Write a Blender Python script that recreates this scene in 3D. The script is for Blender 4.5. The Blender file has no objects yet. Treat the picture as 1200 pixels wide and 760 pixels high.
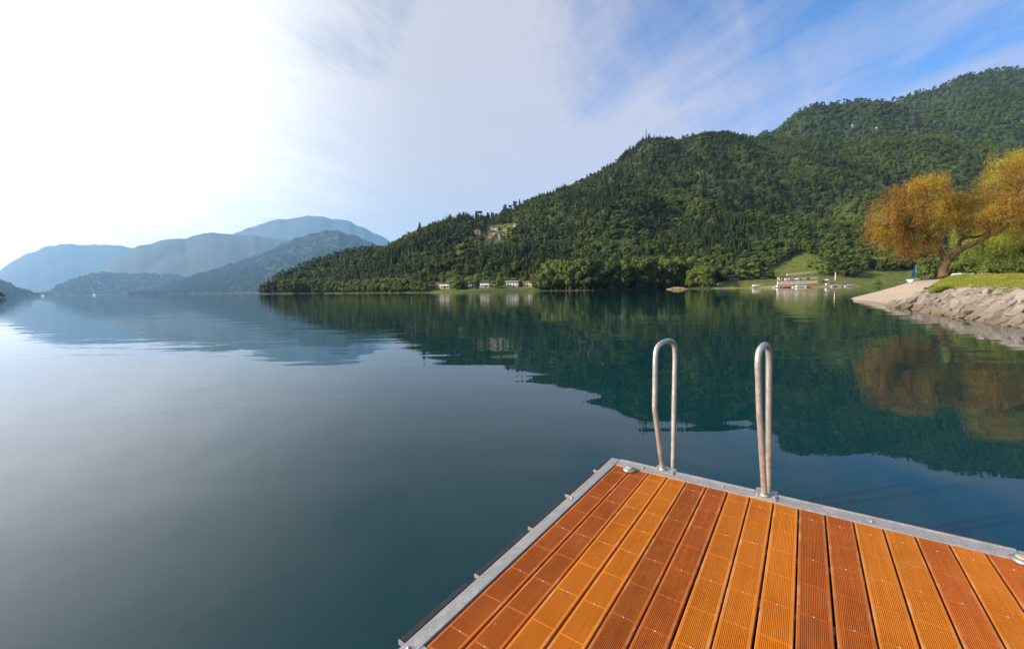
import bpy, bmesh, math, random
import numpy as np
from mathutils import Vector, Matrix, noise

random.seed(7)
rng = np.random.default_rng(11)
R = math.radians
scn = bpy.context.scene
COL = scn.collection

# ------------------------------------------------------------------ camera
F, PITCH, ROLL, CZ = 489.8, 0.08512, -0.01566, 1.9
_f = Vector((0, math.cos(PITCH), -math.sin(PITCH)))
_u = Vector((0, math.sin(PITCH), math.cos(PITCH)))
_r = Vector((1, 0, 0))
RX = _r * math.cos(ROLL) + _u * math.sin(ROLL)
UX = -_r * math.sin(ROLL) + _u * math.cos(ROLL)
CAM = Vector((0, 0, CZ))
cam = bpy.data.cameras.new('camera')
cam.sensor_width = 36
cam.lens = 36 * F / 1200
cam.clip_start = 0.05
cam.clip_end = 30000
co = bpy.data.objects.new('camera', cam)
COL.objects.link(co)
M = Matrix((RX, UX, -_f)).transposed().to_4x4()
M.translation = CAM
co.matrix_world = M
scn.camera = co


def ray(px, py):
    return _f + RX * ((px - 600) / F) + UX * ((380 - py) / F)


def at(px, py, D):
    d = ray(px, py)
    return CAM + d * (D / d.y)


def atz(px, py, z):
    d = ray(px, py)
    return CAM + d * ((z - CZ) / d.z)


def hor(px):
    return 338.2 - 0.0157 * (px - 600)


def G(px, D, z):
    p = at(px, hor(px), D)
    return Vector((p.x, D, z))


def proj(p):
    d = Vector(p) - CAM
    w = d.dot(_f)
    if w < 0.01:
        return (-9999, -9999)
    return 600 + F * d.dot(RX) / w, 380 - F * d.dot(UX) / w


# ------------------------------------------------------------------ helpers
def tag(o, label=None, cat=None, group=None, kind=None):
    if label: o['label'] = label
    if cat: o['category'] = cat
    if group: o['group'] = group
    if kind: o['kind'] = kind
    return o


def empty(name, loc=(0, 0, 0), rz=0, **k):
    o = bpy.data.objects.new(name, None)
    o.empty_display_size = 0.2
    COL.objects.link(o)
    o.location = loc
    o.rotation_euler = (0, 0, rz)
    return tag(o, **k)


def link(name, me, mat=None, parent=None, loc=None):
    o = bpy.data.objects.new(name, me)
    COL.objects.link(o)
    if mat and not me.materials:
        me.materials.append(mat)
    if parent: o.parent = parent
    if loc is not None: o.location = loc
    return o


def npmesh(name, V, Fq, smooth=False):
    V = np.asarray(V, dtype=np.float32)
    Fq = np.asarray(Fq, dtype=np.int32)
    n, k = Fq.shape
    me = bpy.data.meshes.new(name)
    me.vertices.add(len(V))
    me.vertices.foreach_set('co', V.ravel())
    me.loops.add(n * k)
    me.loops.foreach_set('vertex_index', Fq.ravel())
    me.polygons.add(n)
    me.polygons.foreach_set('loop_start', np.arange(0, n * k, k, dtype=np.int32))
    me.update(calc_edges=True)
    me.polygons.foreach_set('use_smooth', [smooth] * n)
    return me


class MB:
    """collects boxes, tubes and prisms into ONE mesh"""
    def __init__(s):
        s.bm = bmesh.new()

    def box(s, x0, x1, y0, y1, z0, z1, M=None):
        vs = [s.bm.verts.new(v) for v in ((x0, y0, z0), (x1, y0, z0), (x1, y1, z0), (x0, y1, z0),
                                          (x0, y0, z1), (x1, y0, z1), (x1, y1, z1), (x0, y1, z1))]
        for f in ((3, 2, 1, 0), (4, 5, 6, 7), (0, 1, 5, 4), (1, 2, 6, 5), (2, 3, 7, 6), (3, 0, 4, 7)):
            s.bm.faces.new([vs[i] for i in f])
        if M:
            for v in vs: v.co = M @ v.co
        return s

    def prism(s, pts, y0, y1, M=None):
        """polygon in XZ extruded along Y"""
        a = [s.bm.verts.new((p[0], y0, p[1])) for p in pts]
        b = [s.bm.verts.new((p[0], y1, p[1])) for p in pts]
        n = len(pts)
        s.bm.faces.new(a)
        s.bm.faces.new(list(reversed(b)))
        for i in range(n):
            s.bm.faces.new((a[i], b[i], b[(i + 1) % n], a[(i + 1) % n]))
        if M:
            for v in a + b: v.co = M @ v.co
        return s

    def tube(s, pts, rad, n=12, cap=True):
        pts = [Vector(p) for p in pts]
        rad = rad if isinstance(rad, (list, tuple)) else [rad] * len(pts)
        rings = []
        up = Vector((0.13, 0.27, 1)).normalized()
        pu = None
        for i, p in enumerate(pts):
            t = (pts[min(i + 1, len(pts) - 1)] - pts[max(i - 1, 0)]).normalized()
            if pu is None:
                ref = up if abs(t.dot(up)) < 0.9 else Vector((1, 0, 0))
                pu = (ref - t * ref.dot(t)).normalized()
            else:
                pu = (pu - t * pu.dot(t)).normalized()
            w = t.cross(pu)
            rings.append([s.bm.verts.new(p + (pu * math.cos(a) + w * math.sin(a)) * rad[i])
                          for a in (2 * math.pi * k / n for k in range(n))])
        for a, b in zip(rings, rings[1:]):
            for k in range(n):
                f = s.bm.faces.new((a[k], a[(k + 1) % n], b[(k + 1) % n], b[k]))
                f.smooth = True
        if cap:
            s.bm.faces.new(list(reversed(rings[0])))
            s.bm.faces.new(rings[-1])
        return s

    def lathe(s, prof, c=(0, 0, 0), n=24, sx=1, sy=1):
        rings = [[s.bm.verts.new((c[0] + r * math.cos(2 * math.pi * k / n) * sx, c[1] + r * math.sin(2 * math.pi * k / n) * sy, c[2] + z))
                  for k in range(n)] for r, z in prof]
        for a, b in zip(rings, rings[1:]):
            for k in range(n):
                f = s.bm.faces.new((a[k], a[(k + 1) % n], b[(k + 1) % n], b[k]))
                f.smooth = True
        s.bm.faces.new(list(reversed(rings[0])))
        s.bm.faces.new(rings[-1])
        return s

    def build(s, name, mat, parent=None, bevel=0, loc=None, link_=True):
        if bevel:
            bmesh.ops.bevel(s.bm, geom=[e for e in s.bm.edges], offset=bevel, segments=2, affect='EDGES', clamp_overlap=True)
        bmesh.ops.recalc_face_normals(s.bm, faces=s.bm.faces)
        me = bpy.data.meshes.new(name)
        s.bm.to_mesh(me)
        s.bm.free()
        me.materials.append(mat)
        if not link_: return me
        return link(name, me, None, parent, loc)


# ------------------------------------------------------------------ materials
class N:
    def __init__(s, name, world=False):
        if world:
            s.m = bpy.data.worlds.new(name)
        else:
            s.m = bpy.data.materials.new(name)
        s.m.use_nodes = True
        s.t = s.m.node_tree
        s.t.nodes.clear()

    def n(s, typ, props=None, **inp):
        nd = s.t.nodes.new(typ)
        for k, v in (props or {}).items(): setattr(nd, k, v)
        for k, v in inp.items():
            k = k.replace('_', ' ')
            sock = nd.inputs[int(k[1:])] if k[0] == 'i' and k[1:].isdigit() else nd.inputs[k]
            if isinstance(v, bpy.types.NodeSocket): s.t.links.new(v, sock)
            else: sock.default_value = v
        return nd

    def math(s, op, a, b=0.0, c=None):
        kw = dict(i0=a, i1=b)
        if c is not None: kw['i2'] = c
        return s.n('ShaderNodeMath', {'operation': op}, **kw).outputs[0]

    def mix(s, f, a, b, mode='MIX'):
        nd = s.n('ShaderNodeMix', {'data_type': 'RGBA', 'blend_type': mode})
        for i, v in ((0, f), (6, a), (7, b)):
            if isinstance(v, bpy.types.NodeSocket): s.t.links.new(v, nd.inputs[i])
            elif i and len(v) == 3: nd.inputs[i].default_value = (*v, 1)
            else: nd.inputs[i].default_value = v
        return nd.outputs[2]

    def ramp(s, f, *stops):
        nd = s.n('ShaderNodeValToRGB', Fac=f)
        e = nd.color_ramp.elements
        while len(e) < len(stops): e.new(0.5)
        for el, (p, c) in zip(e, stops):
            el.position = p
            el.color = (*c, 1) if len(c) == 3 else c
        return nd.outputs[0]

    def noise(s, scale, vec=None, detail=4, rough=0.5, dist=0.0):
        kw = dict(Scale=scale, Detail=detail, Roughness=rough, Distortion=dist)
        if vec is not None: kw['Vector'] = vec
        return s.n('ShaderNodeTexNoise', **kw).outputs['Fac']

    def mrange(s, v, a, b, c=0.0, d=1.0):
        return s.n('ShaderNodeMapRange', {'clamp': True}, Value=v, From_Min=a, From_Max=b, To_Min=c, To_Max=d).outputs[0]

    def coord(s, which='Object', scale=None, rot=None):
        o = s.n('ShaderNodeTexCoord').outputs[which]
        if scale or rot:
            o = s.n('ShaderNodeMapping', Vector=o, Scale=scale or (1, 1, 1), Rotation=rot or (0, 0, 0)).outputs[0]
        return o

    def out(s, sh, vol=None):
        o = s.n('ShaderNodeOutputWorld' if isinstance(s.m, bpy.types.World) else 'ShaderNodeOutputMaterial')
        if sh is not None: s.t.links.new(sh, o.inputs['Surface'])
        if vol is not None: s.t.links.new(vol, o.inputs['Volume'])
        return s.m


def rgb(*c):
    return (*c, 1.0)


def simple(name, c, rough=0.6, metal=0.0, var=0.15, scale=3.0, bump=0.0, bscale=20, coat=0):
    a = N(name)
    co_ = a.coord('Object')
    nf = a.noise(scale, co_, 5, 0.6)
    c1 = tuple(x * (1 - var) for x in c)
    c2 = tuple(min(1, x * (1 + var)) for x in c)
    col = a.mix(nf, c1, c2)
    kw = dict(Base_Color=col, Roughness=rough, Metallic=metal)
    b = a.n('ShaderNodeBsdfPrincipled', **kw)
    if bump:
        h = a.noise(bscale, co_, 6, 0.65)
        bn = a.n('ShaderNodeBump', Height=h, Strength=bump, Distance=0.02)
        a.t.links.new(bn.outputs[0], b.inputs['Normal'])
    return a.out(b.outputs[0])


def leaf_mat(name, stops, transl=0.14, attr=None, scale=0.6):
    a = N(name)
    info = a.n('ShaderNodeObjectInfo').outputs['Random']
    geo = a.n('ShaderNodeNewGeometry').outputs['Random Per Island']
    pos = a.n('ShaderNodeNewGeometry').outputs['Position']
    big = a.noise(0.011, pos, 3, 0.6)
    f = a.math('ADD', a.math('MULTIPLY', info, 0.55), a.math('MULTIPLY', geo, 0.2))
    f = a.math('ADD', f, a.math('MULTIPLY', a.mrange(big, 0.35, 0.65), 0.25))
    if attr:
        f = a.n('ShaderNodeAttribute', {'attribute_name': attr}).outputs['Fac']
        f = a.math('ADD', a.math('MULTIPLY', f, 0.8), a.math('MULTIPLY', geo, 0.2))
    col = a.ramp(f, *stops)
    p = a.n('ShaderNodeBsdfPrincipled', Base_Color=col, Roughness=0.65)
    t = a.n('ShaderNodeBsdfTranslucent', Color=col)
    mx = a.n('ShaderNodeMixShader', i0=transl, i1=p.outputs[0], i2=t.outputs[0])
    return a.out(mx.outputs[0])


M_broad = leaf_mat('broadleaf foliage', [(0, (0.014, 0.032, 0.005)), (0.35, (0.036, 0.068, 0.006)), (0.65, (0.078, 0.115, 0.008)), (0.88, (0.13, 0.17, 0.013)), (1, (0.15, 0.13, 0.03))])
M_bright = leaf_mat('bright foliage', [(0, (0.08, 0.13, 0.010)), (1, (0.17, 0.21, 0.015))])
M_con = leaf_mat('conifer foliage', [(0, (0.010, 0.026, 0.007)), (0.5, (0.028, 0.052, 0.008)), (0.85, (0.062, 0.088, 0.014)), (1, (0.11, 0.085, 0.03))], 0.12)
M_bark = simple('bark', (0.11, 0.08, 0.055), 0.9, var=0.4, scale=2, bump=0.8, bscale=6)
M_barkw = simple('willow bark', (0.105, 0.062, 0.03), 0.9, var=0.5, scale=3, bump=1.0, bscale=5)
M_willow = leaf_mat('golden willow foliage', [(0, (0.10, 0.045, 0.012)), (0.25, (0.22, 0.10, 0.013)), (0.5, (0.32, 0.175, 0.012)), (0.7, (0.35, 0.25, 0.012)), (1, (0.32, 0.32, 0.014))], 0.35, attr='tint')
M_willow2 = leaf_mat('green willow foliage', [(0, (0.12, 0.16, 0.02)), (1, (0.30, 0.34, 0.04))], 0.35, attr='tint')

# ------------------------------------------------------------------ light, sky
SUN_AZ, SUN_EL = 104.0, 22.0         # degrees left of straight ahead, above the horizon
sd = Vector((-math.sin(R(SUN_AZ)) * math.cos(R(SUN_EL)), math.cos(R(SUN_AZ)) * math.cos(R(SUN_EL)), math.sin(R(SUN_EL))))
sl = bpy.data.lights.new('sun', 'SUN')
sl.energy = 5.0
sl.angle = R(0.6)
sl.color = (1.0, 0.84, 0.62)
so = bpy.data.objects.new('sun', sl)
COL.objects.link(so)
so.rotation_euler = sd.to_track_quat('Z', 'Y').to_euler()
so.location = (-60, 20, 80)

w = N('World', world=True)
scn.world = w.m
sky = w.n('ShaderNodeTexSky', {'sky_type': 'NISHITA', 'sun_disc': False, 'sun_elevation': R(SUN_EL), 'sun_rotation': R(-SUN_AZ),
                               'altitude': 600.0, 'air_density': 1.0, 'dust_density': 1.2, 'ozone_density': 2.0})
d = w.n('ShaderNodeTexCoord').outputs['Generated']
dn = w.n('ShaderNodeVectorMath', {'operation': 'NORMALIZE'}, i0=d).outputs[0]
sep = w.n('ShaderNodeSeparateXYZ', i0=dn).outputs
zz = w.math('ADD', w.math('MAXIMUM', sep[2], 0.0), 0.09)
cx = w.math('DIVIDE', sep[0], zz)
cy = w.math('DIVIDE', sep[1], zz)
cp = w.n('ShaderNodeCombineXYZ', X=cx, Y=cy, Z=0.0).outputs[0]
def dirs(deg, ku, kv, off):
    u_ = w.n('ShaderNodeVectorMath', {'operation': 'DOT_PRODUCT'}, i0=cp, i1=(math.sin(R(deg)) * ku, math.cos(R(deg)) * ku, 0)).outputs['Value']
    v_ = w.n('ShaderNodeVectorMath', {'operation': 'DOT_PRODUCT'}, i0=cp, i1=(math.cos(R(deg)) * kv, -math.sin(R(deg)) * kv, 0)).outputs['Value']
    return w.n('ShaderNodeCombineXYZ', X=u_, Y=v_, Z=off).outputs[0]


mp = dirs(-24, 0.22, 1.25, 0.3)
mp2 = dirs(-14, 0.45, 1.0, 4.1)
mp3 = dirs(30, 0.8, 2.2, 7.7)
n1 = w.noise(1.5, mp, 10, 0.62, 0.35)
n2 = w.noise(0.8, mp2, 7, 0.55, 0.8)
n3 = w.noise(2.6, mp3, 8, 0.65, 0.6)
dots = w.n('ShaderNodeVectorMath', {'operation': 'DOT_PRODUCT'}, i0=dn, i1=tuple(sd)).outputs['Value']
hd = w.n('ShaderNodeVectorMath', {'operation': 'NORMALIZE'}, i0=w.n('ShaderNodeVectorMath', {'operation': 'MULTIPLY'}, i0=dn, i1=(1, 1, 0.7)).outputs[0]).outputs[0]
daz = w.n('ShaderNodeVectorMath', {'operation': 'DOT_PRODUCT'}, i0=hd, i1=(-math.sin(R(80)), math.cos(R(80)), 0)).outputs['Value']
side = w.mrange(daz, -0.5, 0.8)                        # thicker veil towards the sun
cl = w.math('ADD', w.math('MULTIPLY', n1, 1.35), w.math('SUBTRACT', w.math('MULTIPLY', n2, 0.8), 0.10))
cl = w.math('ADD', cl, w.math('MULTIPLY', n3, 0.45))
lowz = w.mrange(sep[2], 0.0, 0.48, 0.68, 0.0)             # more cloud low in the sky
cl = w.math('ADD', cl, lowz)
cl = w.math('ADD', cl, w.math('MULTIPLY', side, 0.74))
cov = w.mrange(cl, 1.16, 1.70)
cov = w.math('POWER', cov, 1.1)
glow = w.math('POWER', w.mrange(w.math('ADD', daz, w.math('MULTIPLY', w.math('SUBTRACT', w.math('MULTIPLY', w.math('ADD', n2, n3), 0.5), 0.5), 0.30)), 0.26, 1.0), 2.6)
cval = w.math("ADD", 5.0, w.math('MULTIPLY', glow, 29.0))
ccol = w.mix(w.mrange(daz, -0.1, 0.5), rgb(0.97, 0.90, 1.02), rgb(1.0, 0.95, 0.94))
ccol = w.n('ShaderNodeVectorMath', {'operation': 'SCALE'}, i0=ccol, Scale=cval).outputs[0]
skyc = w.n('ShaderNodeVectorMath', {'operation': 'MULTIPLY'}, i0=sky.outputs[0], i1=(0.52, 0.90, 1.40)).outputs[0]
res = w.mix(w.math('MULTIPLY', cov, 0.92), skyc, ccol)
bg = w.n('ShaderNodeBackground', Color=res, Strength=0.07)
w.out(bg.outputs[0])

# ------------------------------------------------------------------ water
a = N('lake water')
pos = a.n('ShaderNodeNewGeometry').outputs['Position']
vd = a.n('ShaderNodeVectorMath', {'operation': 'LENGTH'}, i0=pos).outputs['Value']
m1 = a.n('ShaderNodeMapping', Vector=pos, Rotation=(0, 0, R(-12)), Scale=(0.16, 0.55, 1)).outputs[0]
m2 = a.n('ShaderNodeMapping', Vector=pos, Rotation=(0, 0, R(9)), Scale=(0.7, 2.2, 1)).outputs[0]
m3 = a.n('ShaderNodeMapping', Vector=pos, Rotation=(0, 0, R(20)), Scale=(0.03, 0.07, 1)).outputs[0]
w1 = a.noise(1.0, m1, 2, 0.45, 0.3)
w2 = a.noise(1.0, m2, 3, 0.5, 0.4)
patch = a.mrange(a.noise(1.0, m3, 2, 0.5), 0.42, 0.62, 0.12, 1.0)
h = a.math('ADD', a.math('MULTIPLY', w1, 0.070), a.math('MULTIPLY', a.math('MULTIPLY', w2, patch), 0.022))
bmp = a.n('ShaderNodeBump', Height=h, Strength=1.0, Distance=0.30)
p = a.n('ShaderNodeBsdfPrincipled', Base_Color=rgb(0.0, 0.026, 0.032), Roughness=0.015, IOR=1.333, Normal=bmp.outputs[0])
M_water = a.out(p.outputs[0])
V, Fc = [], []
rad = [0] + list(np.geomspace(1.5, 19000, 46))
ns = 96
V.append((0, 0, 0))
for r_ in rad[1:]:
    for k in range(ns):
        V.append((r_ * math.cos(2 * math.pi * k / ns), max(-2900, r_ * math.sin(2 * math.pi * k / ns)), 0))
me = bpy.data.meshes.new('lake')
Fc = [(0, 1 + k, 1 + (k + 1) % ns) for k in range(ns)]
for i in range(len(rad) - 2):
    b0 = 1 + i * ns
    for k in range(ns):
        Fc.append((b0 + k, b0 + ns + k, b0 + ns + (k + 1) % ns, b0 + (k + 1) % ns))
me.from_pydata(V, [], Fc)
tag(link('lake', me, M_water), label='calm teal lake reflecting the hills and sky', kind='structure')

# ------------------------------------------------------------------ haze
hz = N('haze air')
vol = hz.n('ShaderNodeVolumePrincipled', Color=rgb(0.30, 0.60, 1.0), Density=4.6e-5, Anisotropy=0.1)
hz.out(None, vol.outputs[0])
HB = MB().box(-19500, 19500, -3000, 19500, -3.5, 2700)
tag(HB.build('haze', hz.m), label='thin blue morning haze over the lake', kind='stuff')

# ------------------------------------------------------------------ hills
def fbm(x, y, s, o=4):
    return noise.fractal(Vector((x / s, y / s, 3.7)), 1.0, 2.0, o)


class Hill:
    def __init__(s, sil, rr, rs, p=1.2, namp=0.10, nscale=180, drop=0.0):
        pts = [(*ray(px, py),) for px, py in sil]
        s.tx = np.array([q[0] / q[1] for q in pts])
        s.tz = np.array([q[2] / q[1] for q in pts])
        s.rr = (np.array([ray(px, 330).x / ray(px, 330).y for px, _ in rr]), np.array([v for _, v in rr]))
        s.rs = (np.array([ray(px, 330).x / ray(px, 330).y for px, _ in rs]), np.array([v for _, v in rs]))
        s.p, s.namp, s.ns, s.drop = p, namp, nscale, drop
        s.t0, s.t1 = s.tx[0], s.tx[-1]

    def Ds(s, tx): return float(np.interp(tx, *s.rs))
    def Dr(s, tx): return float(np.interp(tx, *s.rr))

    def pt(s, tx, t):
        ds, dr = s.Ds(tx), s.Dr(tx)
        tz = float(np.interp(tx, s.tx, s.tz))
        tz += 0.004 * noise.noise(Vector((tx * 45, dr * 0.01, 1.0)))
        D = ds + (dr - ds) * t
        zr = max(CZ + tz * dr - s.drop, 1.0)
        x = tx * D
        if t <= 0:
            return x, D, t * 60
        if t <= 1:
            z = zr * t ** s.p + 0.8 * min(1, t * 40)
            z += zr * s.namp * 4 * t * (1 - t) * fbm(x, D, s.ns) * min(1, t * 5)
            lim = (zr - CZ) / dr * D * (0.90 + 0.1 * t) + CZ
            z = min(z, lim) if t > 0.12 else z
            z = max(z, 0.5)
        else:
            z = zr * (1 - (t - 1) ** 1.3 * 1.6) + zr * 0.03 * fbm(x, D, s.ns)
        return x, D, z

    def find(s, px, py, dz=0.0):
        """ground point seen at a pixel"""
        tx = ray(px, py).x / ray(px, py).y
        for k in range(1, 700):
            t = k / 700
            q = s.pt(tx, t)
            if proj(q)[1] <= py: return Vector(q)
        return Vector(s.pt(tx, 1))

    def mesh(s, name, nx, ny, mask=None, back=0.35):
        txs = np.linspace(s.t0, s.t1, nx)
        ts = [-0.03] + [((k / ny) ** 1.5) for k in range(0, ny + 1)] + [1 + back * (k / 6) for k in range(1, 7)]
        V, at_ = [], []
        for tx in txs:
            for t in ts:
                q = s.pt(tx, t)
                V.append(q)
                if mask: at_.append(mask(q, t))
        m = len(ts)
        idx = np.arange(nx * m).reshape(nx, m)
        Fq = np.stack([idx[:-1, :-1], idx[1:, :-1], idx[1:, 1:], idx[:-1, 1:]], -1).reshape(-1, 4)
        me = npmesh(name, V, Fq, True)
        if mask:
            A = me.attributes.new('meadow', 'FLOAT', 'POINT')
            A.data.foreach_set('value', [x[0] for x in at_])
            A = me.attributes.new('bank', 'FLOAT', 'POINT')
            A.data.foreach_set('value', [x[1] for x in at_])
        return me


def inpoly(x, y, P):
    c = False
    j = len(P) - 1
    for i in range(len(P)):
        if (P[i][1] > y) != (P[j][1] > y) and x < (P[j][0] - P[i][0]) * (y - P[i][1]) / (P[j][1] - P[i][1]) + P[i][0]:
            c = not c
        j = i
    return c


MEADOWS = [[(494, 350), (496, 334), (520, 328), (560, 325), (600, 325), (628, 331), (632, 350)],
           [(828, 350), (834, 332), (868, 327), (890, 322), (908, 312), (924, 303), (943, 296), (958, 300), (968, 309), (985, 316), (1010, 319), (1075, 316), (1090, 350)],
           [(553, 281), (560, 274), (574, 265), (594, 262), (608, 264), (598, 275), (584, 281), (566, 284)]]
NOTREES = MEADOWS + [[(554, 288), (556, 276), (575, 265), (602, 265), (598, 280), (580, 290)]]


def mask_main(q, t):
    px, py = proj(q)
    jx = px + 9 * noise.noise(Vector((q[0] / 7, q[1] / 7, 4)))
    jy = py + 3.0 * noise.noise(Vector((q[0] / 7, q[1] / 7, 9)))
    md = 1.0 if any(inpoly(jx, jy, P) for P in MEADOWS) else 0.0
    if px < 640: md *= 0.25 + 0.75 * max(0, min(1, 0.5 + 2.2 * noise.noise(Vector((q[0] / 14, q[1] / 14, 1)))))
    bk = 0.0
    nb = noise.noise(Vector((q[0] / 9, 3.3, 0)))
    if t < 0.004 + 0.006 * nb and 838 < px < 1010: bk = 0.45
    if 878 < px < 1000 and t < 0.009 + 0.006 * nb: bk = max(bk, 0.8)
    return md, bk


def ground_mat(name, floor_a, floor_b, mead_a=(0.035, 0.062, 0.004), mead_b=(0.13, 0.145, 0.007), sand=(0.34, 0.26, 0.13)):
    a = N(name)
    pos = a.n('ShaderNodeNewGeometry').outputs['Position']
    nf = a.noise(0.05, pos, 7, 0.65)
    nf2 = a.noise(0.35, pos, 5, 0.6)
    base = a.mix(a.mrange(nf, 0.35, 0.65), floor_a, floor_b)
    md = a.n('ShaderNodeAttribute', {'attribute_name': 'meadow'}).outputs['Fac']
    bk = a.n('ShaderNodeAttribute', {'attribute_name': 'bank'}).outputs['Fac']
    mc = a.mix(a.mrange(nf2, 0.3, 0.7), mead_a, mead_b)
    c = a.mix(md, base, mc)
    c = a.mix(bk, c, a.mix(nf2, tuple(0.6 * v for v in sand), sand))
    p = a.n('ShaderNodeBsdfPrincipled', Base_Color=c, Roughness=0.95)
    bn = a.n('ShaderNodeBump', Height=nf2, Strength=0.6, Distance=1.0)
    a.t.links.new(bn.outputs[0], p.inputs['Normal'])
    return a.out(p.outputs[0])


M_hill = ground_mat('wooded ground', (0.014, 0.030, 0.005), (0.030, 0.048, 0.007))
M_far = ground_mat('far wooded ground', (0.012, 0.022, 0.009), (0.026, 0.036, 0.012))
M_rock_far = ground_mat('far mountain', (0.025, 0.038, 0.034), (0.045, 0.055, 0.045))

main = Hill([(380, 343), (388, 339), (392, 331), (410, 321), (440, 303), (460, 291), (480, 279), (500, 270), (530, 259), (548, 255), (572, 257),
             (600, 247), (620, 239), (660, 223), (680, 214), (700, 205), (720, 192), (740, 177), (757, 167), (800, 167), (830, 159), (850, 157), (870, 161),
             (885, 163), (900, 164), (960, 165), (1000, 167), (1060, 163), (1100, 161), (1150, 169), (1200, 178), (1300, 170), (1400, 190), (1700, 250)],
            [(380, 450), (410, 490), (440, 530), (500, 600), (545, 650), (600, 700), (700, 800), (757, 870), (850, 960), (900, 960), (1000, 900), (1100, 850), (1200, 800), (1400, 650), (1700, 450)],
            [(380, 440), (400, 410), (450, 350), (500, 300), (560, 285), (620, 285), (690, 270), (740, 275), (800, 282), (830, 262), (900, 258), (960, 256), (1060, 262), (1200, 240), (1400, 200), (1700, 150)],
            p=1.2, namp=0.20, nscale=150)
spur = Hill([(305, 346), (312, 342), (318, 335), (335, 326), (360, 315), (400, 301), (420, 296), (450, 295), (480, 300), (520, 310)],
            [(305, 590), (330, 640), (400, 760), (520, 900)], [(305, 580), (340, 560), (400, 560), (520, 640)], p=0.95, namp=0.10, nscale=150)
mid = Hill([(840, 200), (870, 172), (885, 162), (905, 154), (925, 138), (950, 125), (985, 121), (1005, 119), (1045, 123), (1065, 127), (1085, 131), (1110, 127),
            (1140, 111), (1165, 107), (1200, 110), (1300, 100), (1450, 130), (1700, 200)],
           [(840, 1350), (1050, 1300), (1200, 1150), (1700, 700)], [(840, 980), (1200, 860), (1700, 500)], p=0.9, namp=0.12, nscale=220)
high = Hill([(980, 160), (1010, 140), (1040, 123), (1075, 110), (1100, 103), (1130, 90), (1150, 85), (1180, 82), (1200, 81), (1300, 70), (1450, 90), (1700, 150)],
            [(980, 1700), (1200, 1550), (1700, 1000)], [(980, 1350), (1200, 1180), (1700, 720)], p=0.9, namp=0.12, nscale=300)
green = Hill([(150, 346), (180, 340), (205, 331), (240, 320), (270, 311), (300, 301), (325, 290), (345, 281), (370, 274), (395, 271), (420, 279), (445, 289), (470, 300), (520, 330)],
             [(150, 6336), (300, 7989), (520, 8265)], [(150, 5785), (320, 4683), (520, 4683)], p=0.85, namp=0.14, nscale=350)
low = Hill([(40, 346), (58, 342), (70, 334), (90, 326), (115, 320.5), (150, 320), (200, 322), (225, 326), (250, 333), (300, 340)],
           [(40, 7800), (300, 9000)], [(40, 7200), (300, 7200)], p=0.8, namp=0.1, nscale=260)
leftlow = Hill([(-400, 300), (-200, 300), (-60, 312), (0, 327), (12, 333), (28, 339), (40, 344), (46, 346)],
               [(-400, 2268), (0, 5040), (46, 5292)], [(-400, 2015), (0, 4536), (46, 4914)], p=0.8, namp=0.1, nscale=260)
ridge_mid = Hill([(-50, 345), (100, 335), (115, 318), (130, 305), (150, 294), (160, 290), (190, 281), (215, 279), (235, 275), (248, 272), (262, 273.5), (275, 275), (300, 276), (330, 281),
                  (380, 288), (450, 300), (520, 320)], [(-50, 10441), (520, 10441)], [(-50, 8299), (520, 8299)], p=0.85, namp=0.07, nscale=1500)
ridge_peak = Hill([(150, 320), (200, 300), (240, 283), (270, 276), (290, 267), (312, 260), (330, 257), (345, 255), (360, 252.5), (375, 254), (390, 255.5), (408, 259), (415, 263), (430, 268), (445, 275),
                   (458, 283), (500, 300), (560, 325)], [(150, 14458), (560, 14458)], [(150, 12316), (560, 12316)], p=0.85, namp=0.05, nscale=1800)
ridge_far = Hill([(-500, 270), (-300, 285), (-150, 300), (-40, 335), (0, 316), (14, 306), (32, 297), (60, 287), (75, 285.5), (95, 287), (120, 286), (140, 287.5), (165, 292), (220, 310), (300, 335)],
                 [(-500, 9205), (0, 15988), (300, 15988)], [(-500, 6783), (0, 13081), (300, 13081)], p=0.85, namp=0.05, nscale=1800)

for nm, hl, mt, nx, ny, mk, lb in (
        ('wooded_hill', main, M_hill, 760, 150, mask_main, 'steep wooded hill rising from the right shore'),
        ('wooded_headland', spur, M_hill, 160, 50, None, 'low wooded headland behind the main hill'),
        ('wooded_summit', mid, M_hill, 260, 60, None, 'wooded rounded summit behind the main hill'),
        ('high_ridge', high, M_hill, 200, 50, None, 'highest wooded ridge at the right edge'),
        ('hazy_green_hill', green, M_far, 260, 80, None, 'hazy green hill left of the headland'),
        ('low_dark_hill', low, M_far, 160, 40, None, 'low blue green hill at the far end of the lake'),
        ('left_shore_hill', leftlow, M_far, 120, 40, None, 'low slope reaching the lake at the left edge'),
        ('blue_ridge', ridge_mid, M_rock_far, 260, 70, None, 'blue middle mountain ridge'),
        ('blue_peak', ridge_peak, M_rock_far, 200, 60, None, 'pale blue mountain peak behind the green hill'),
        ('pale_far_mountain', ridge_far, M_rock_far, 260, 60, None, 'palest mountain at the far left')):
    tag(link(nm, hl.mesh(nm, nx, ny, mk), mt), label=lb, kind='structure')

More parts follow.
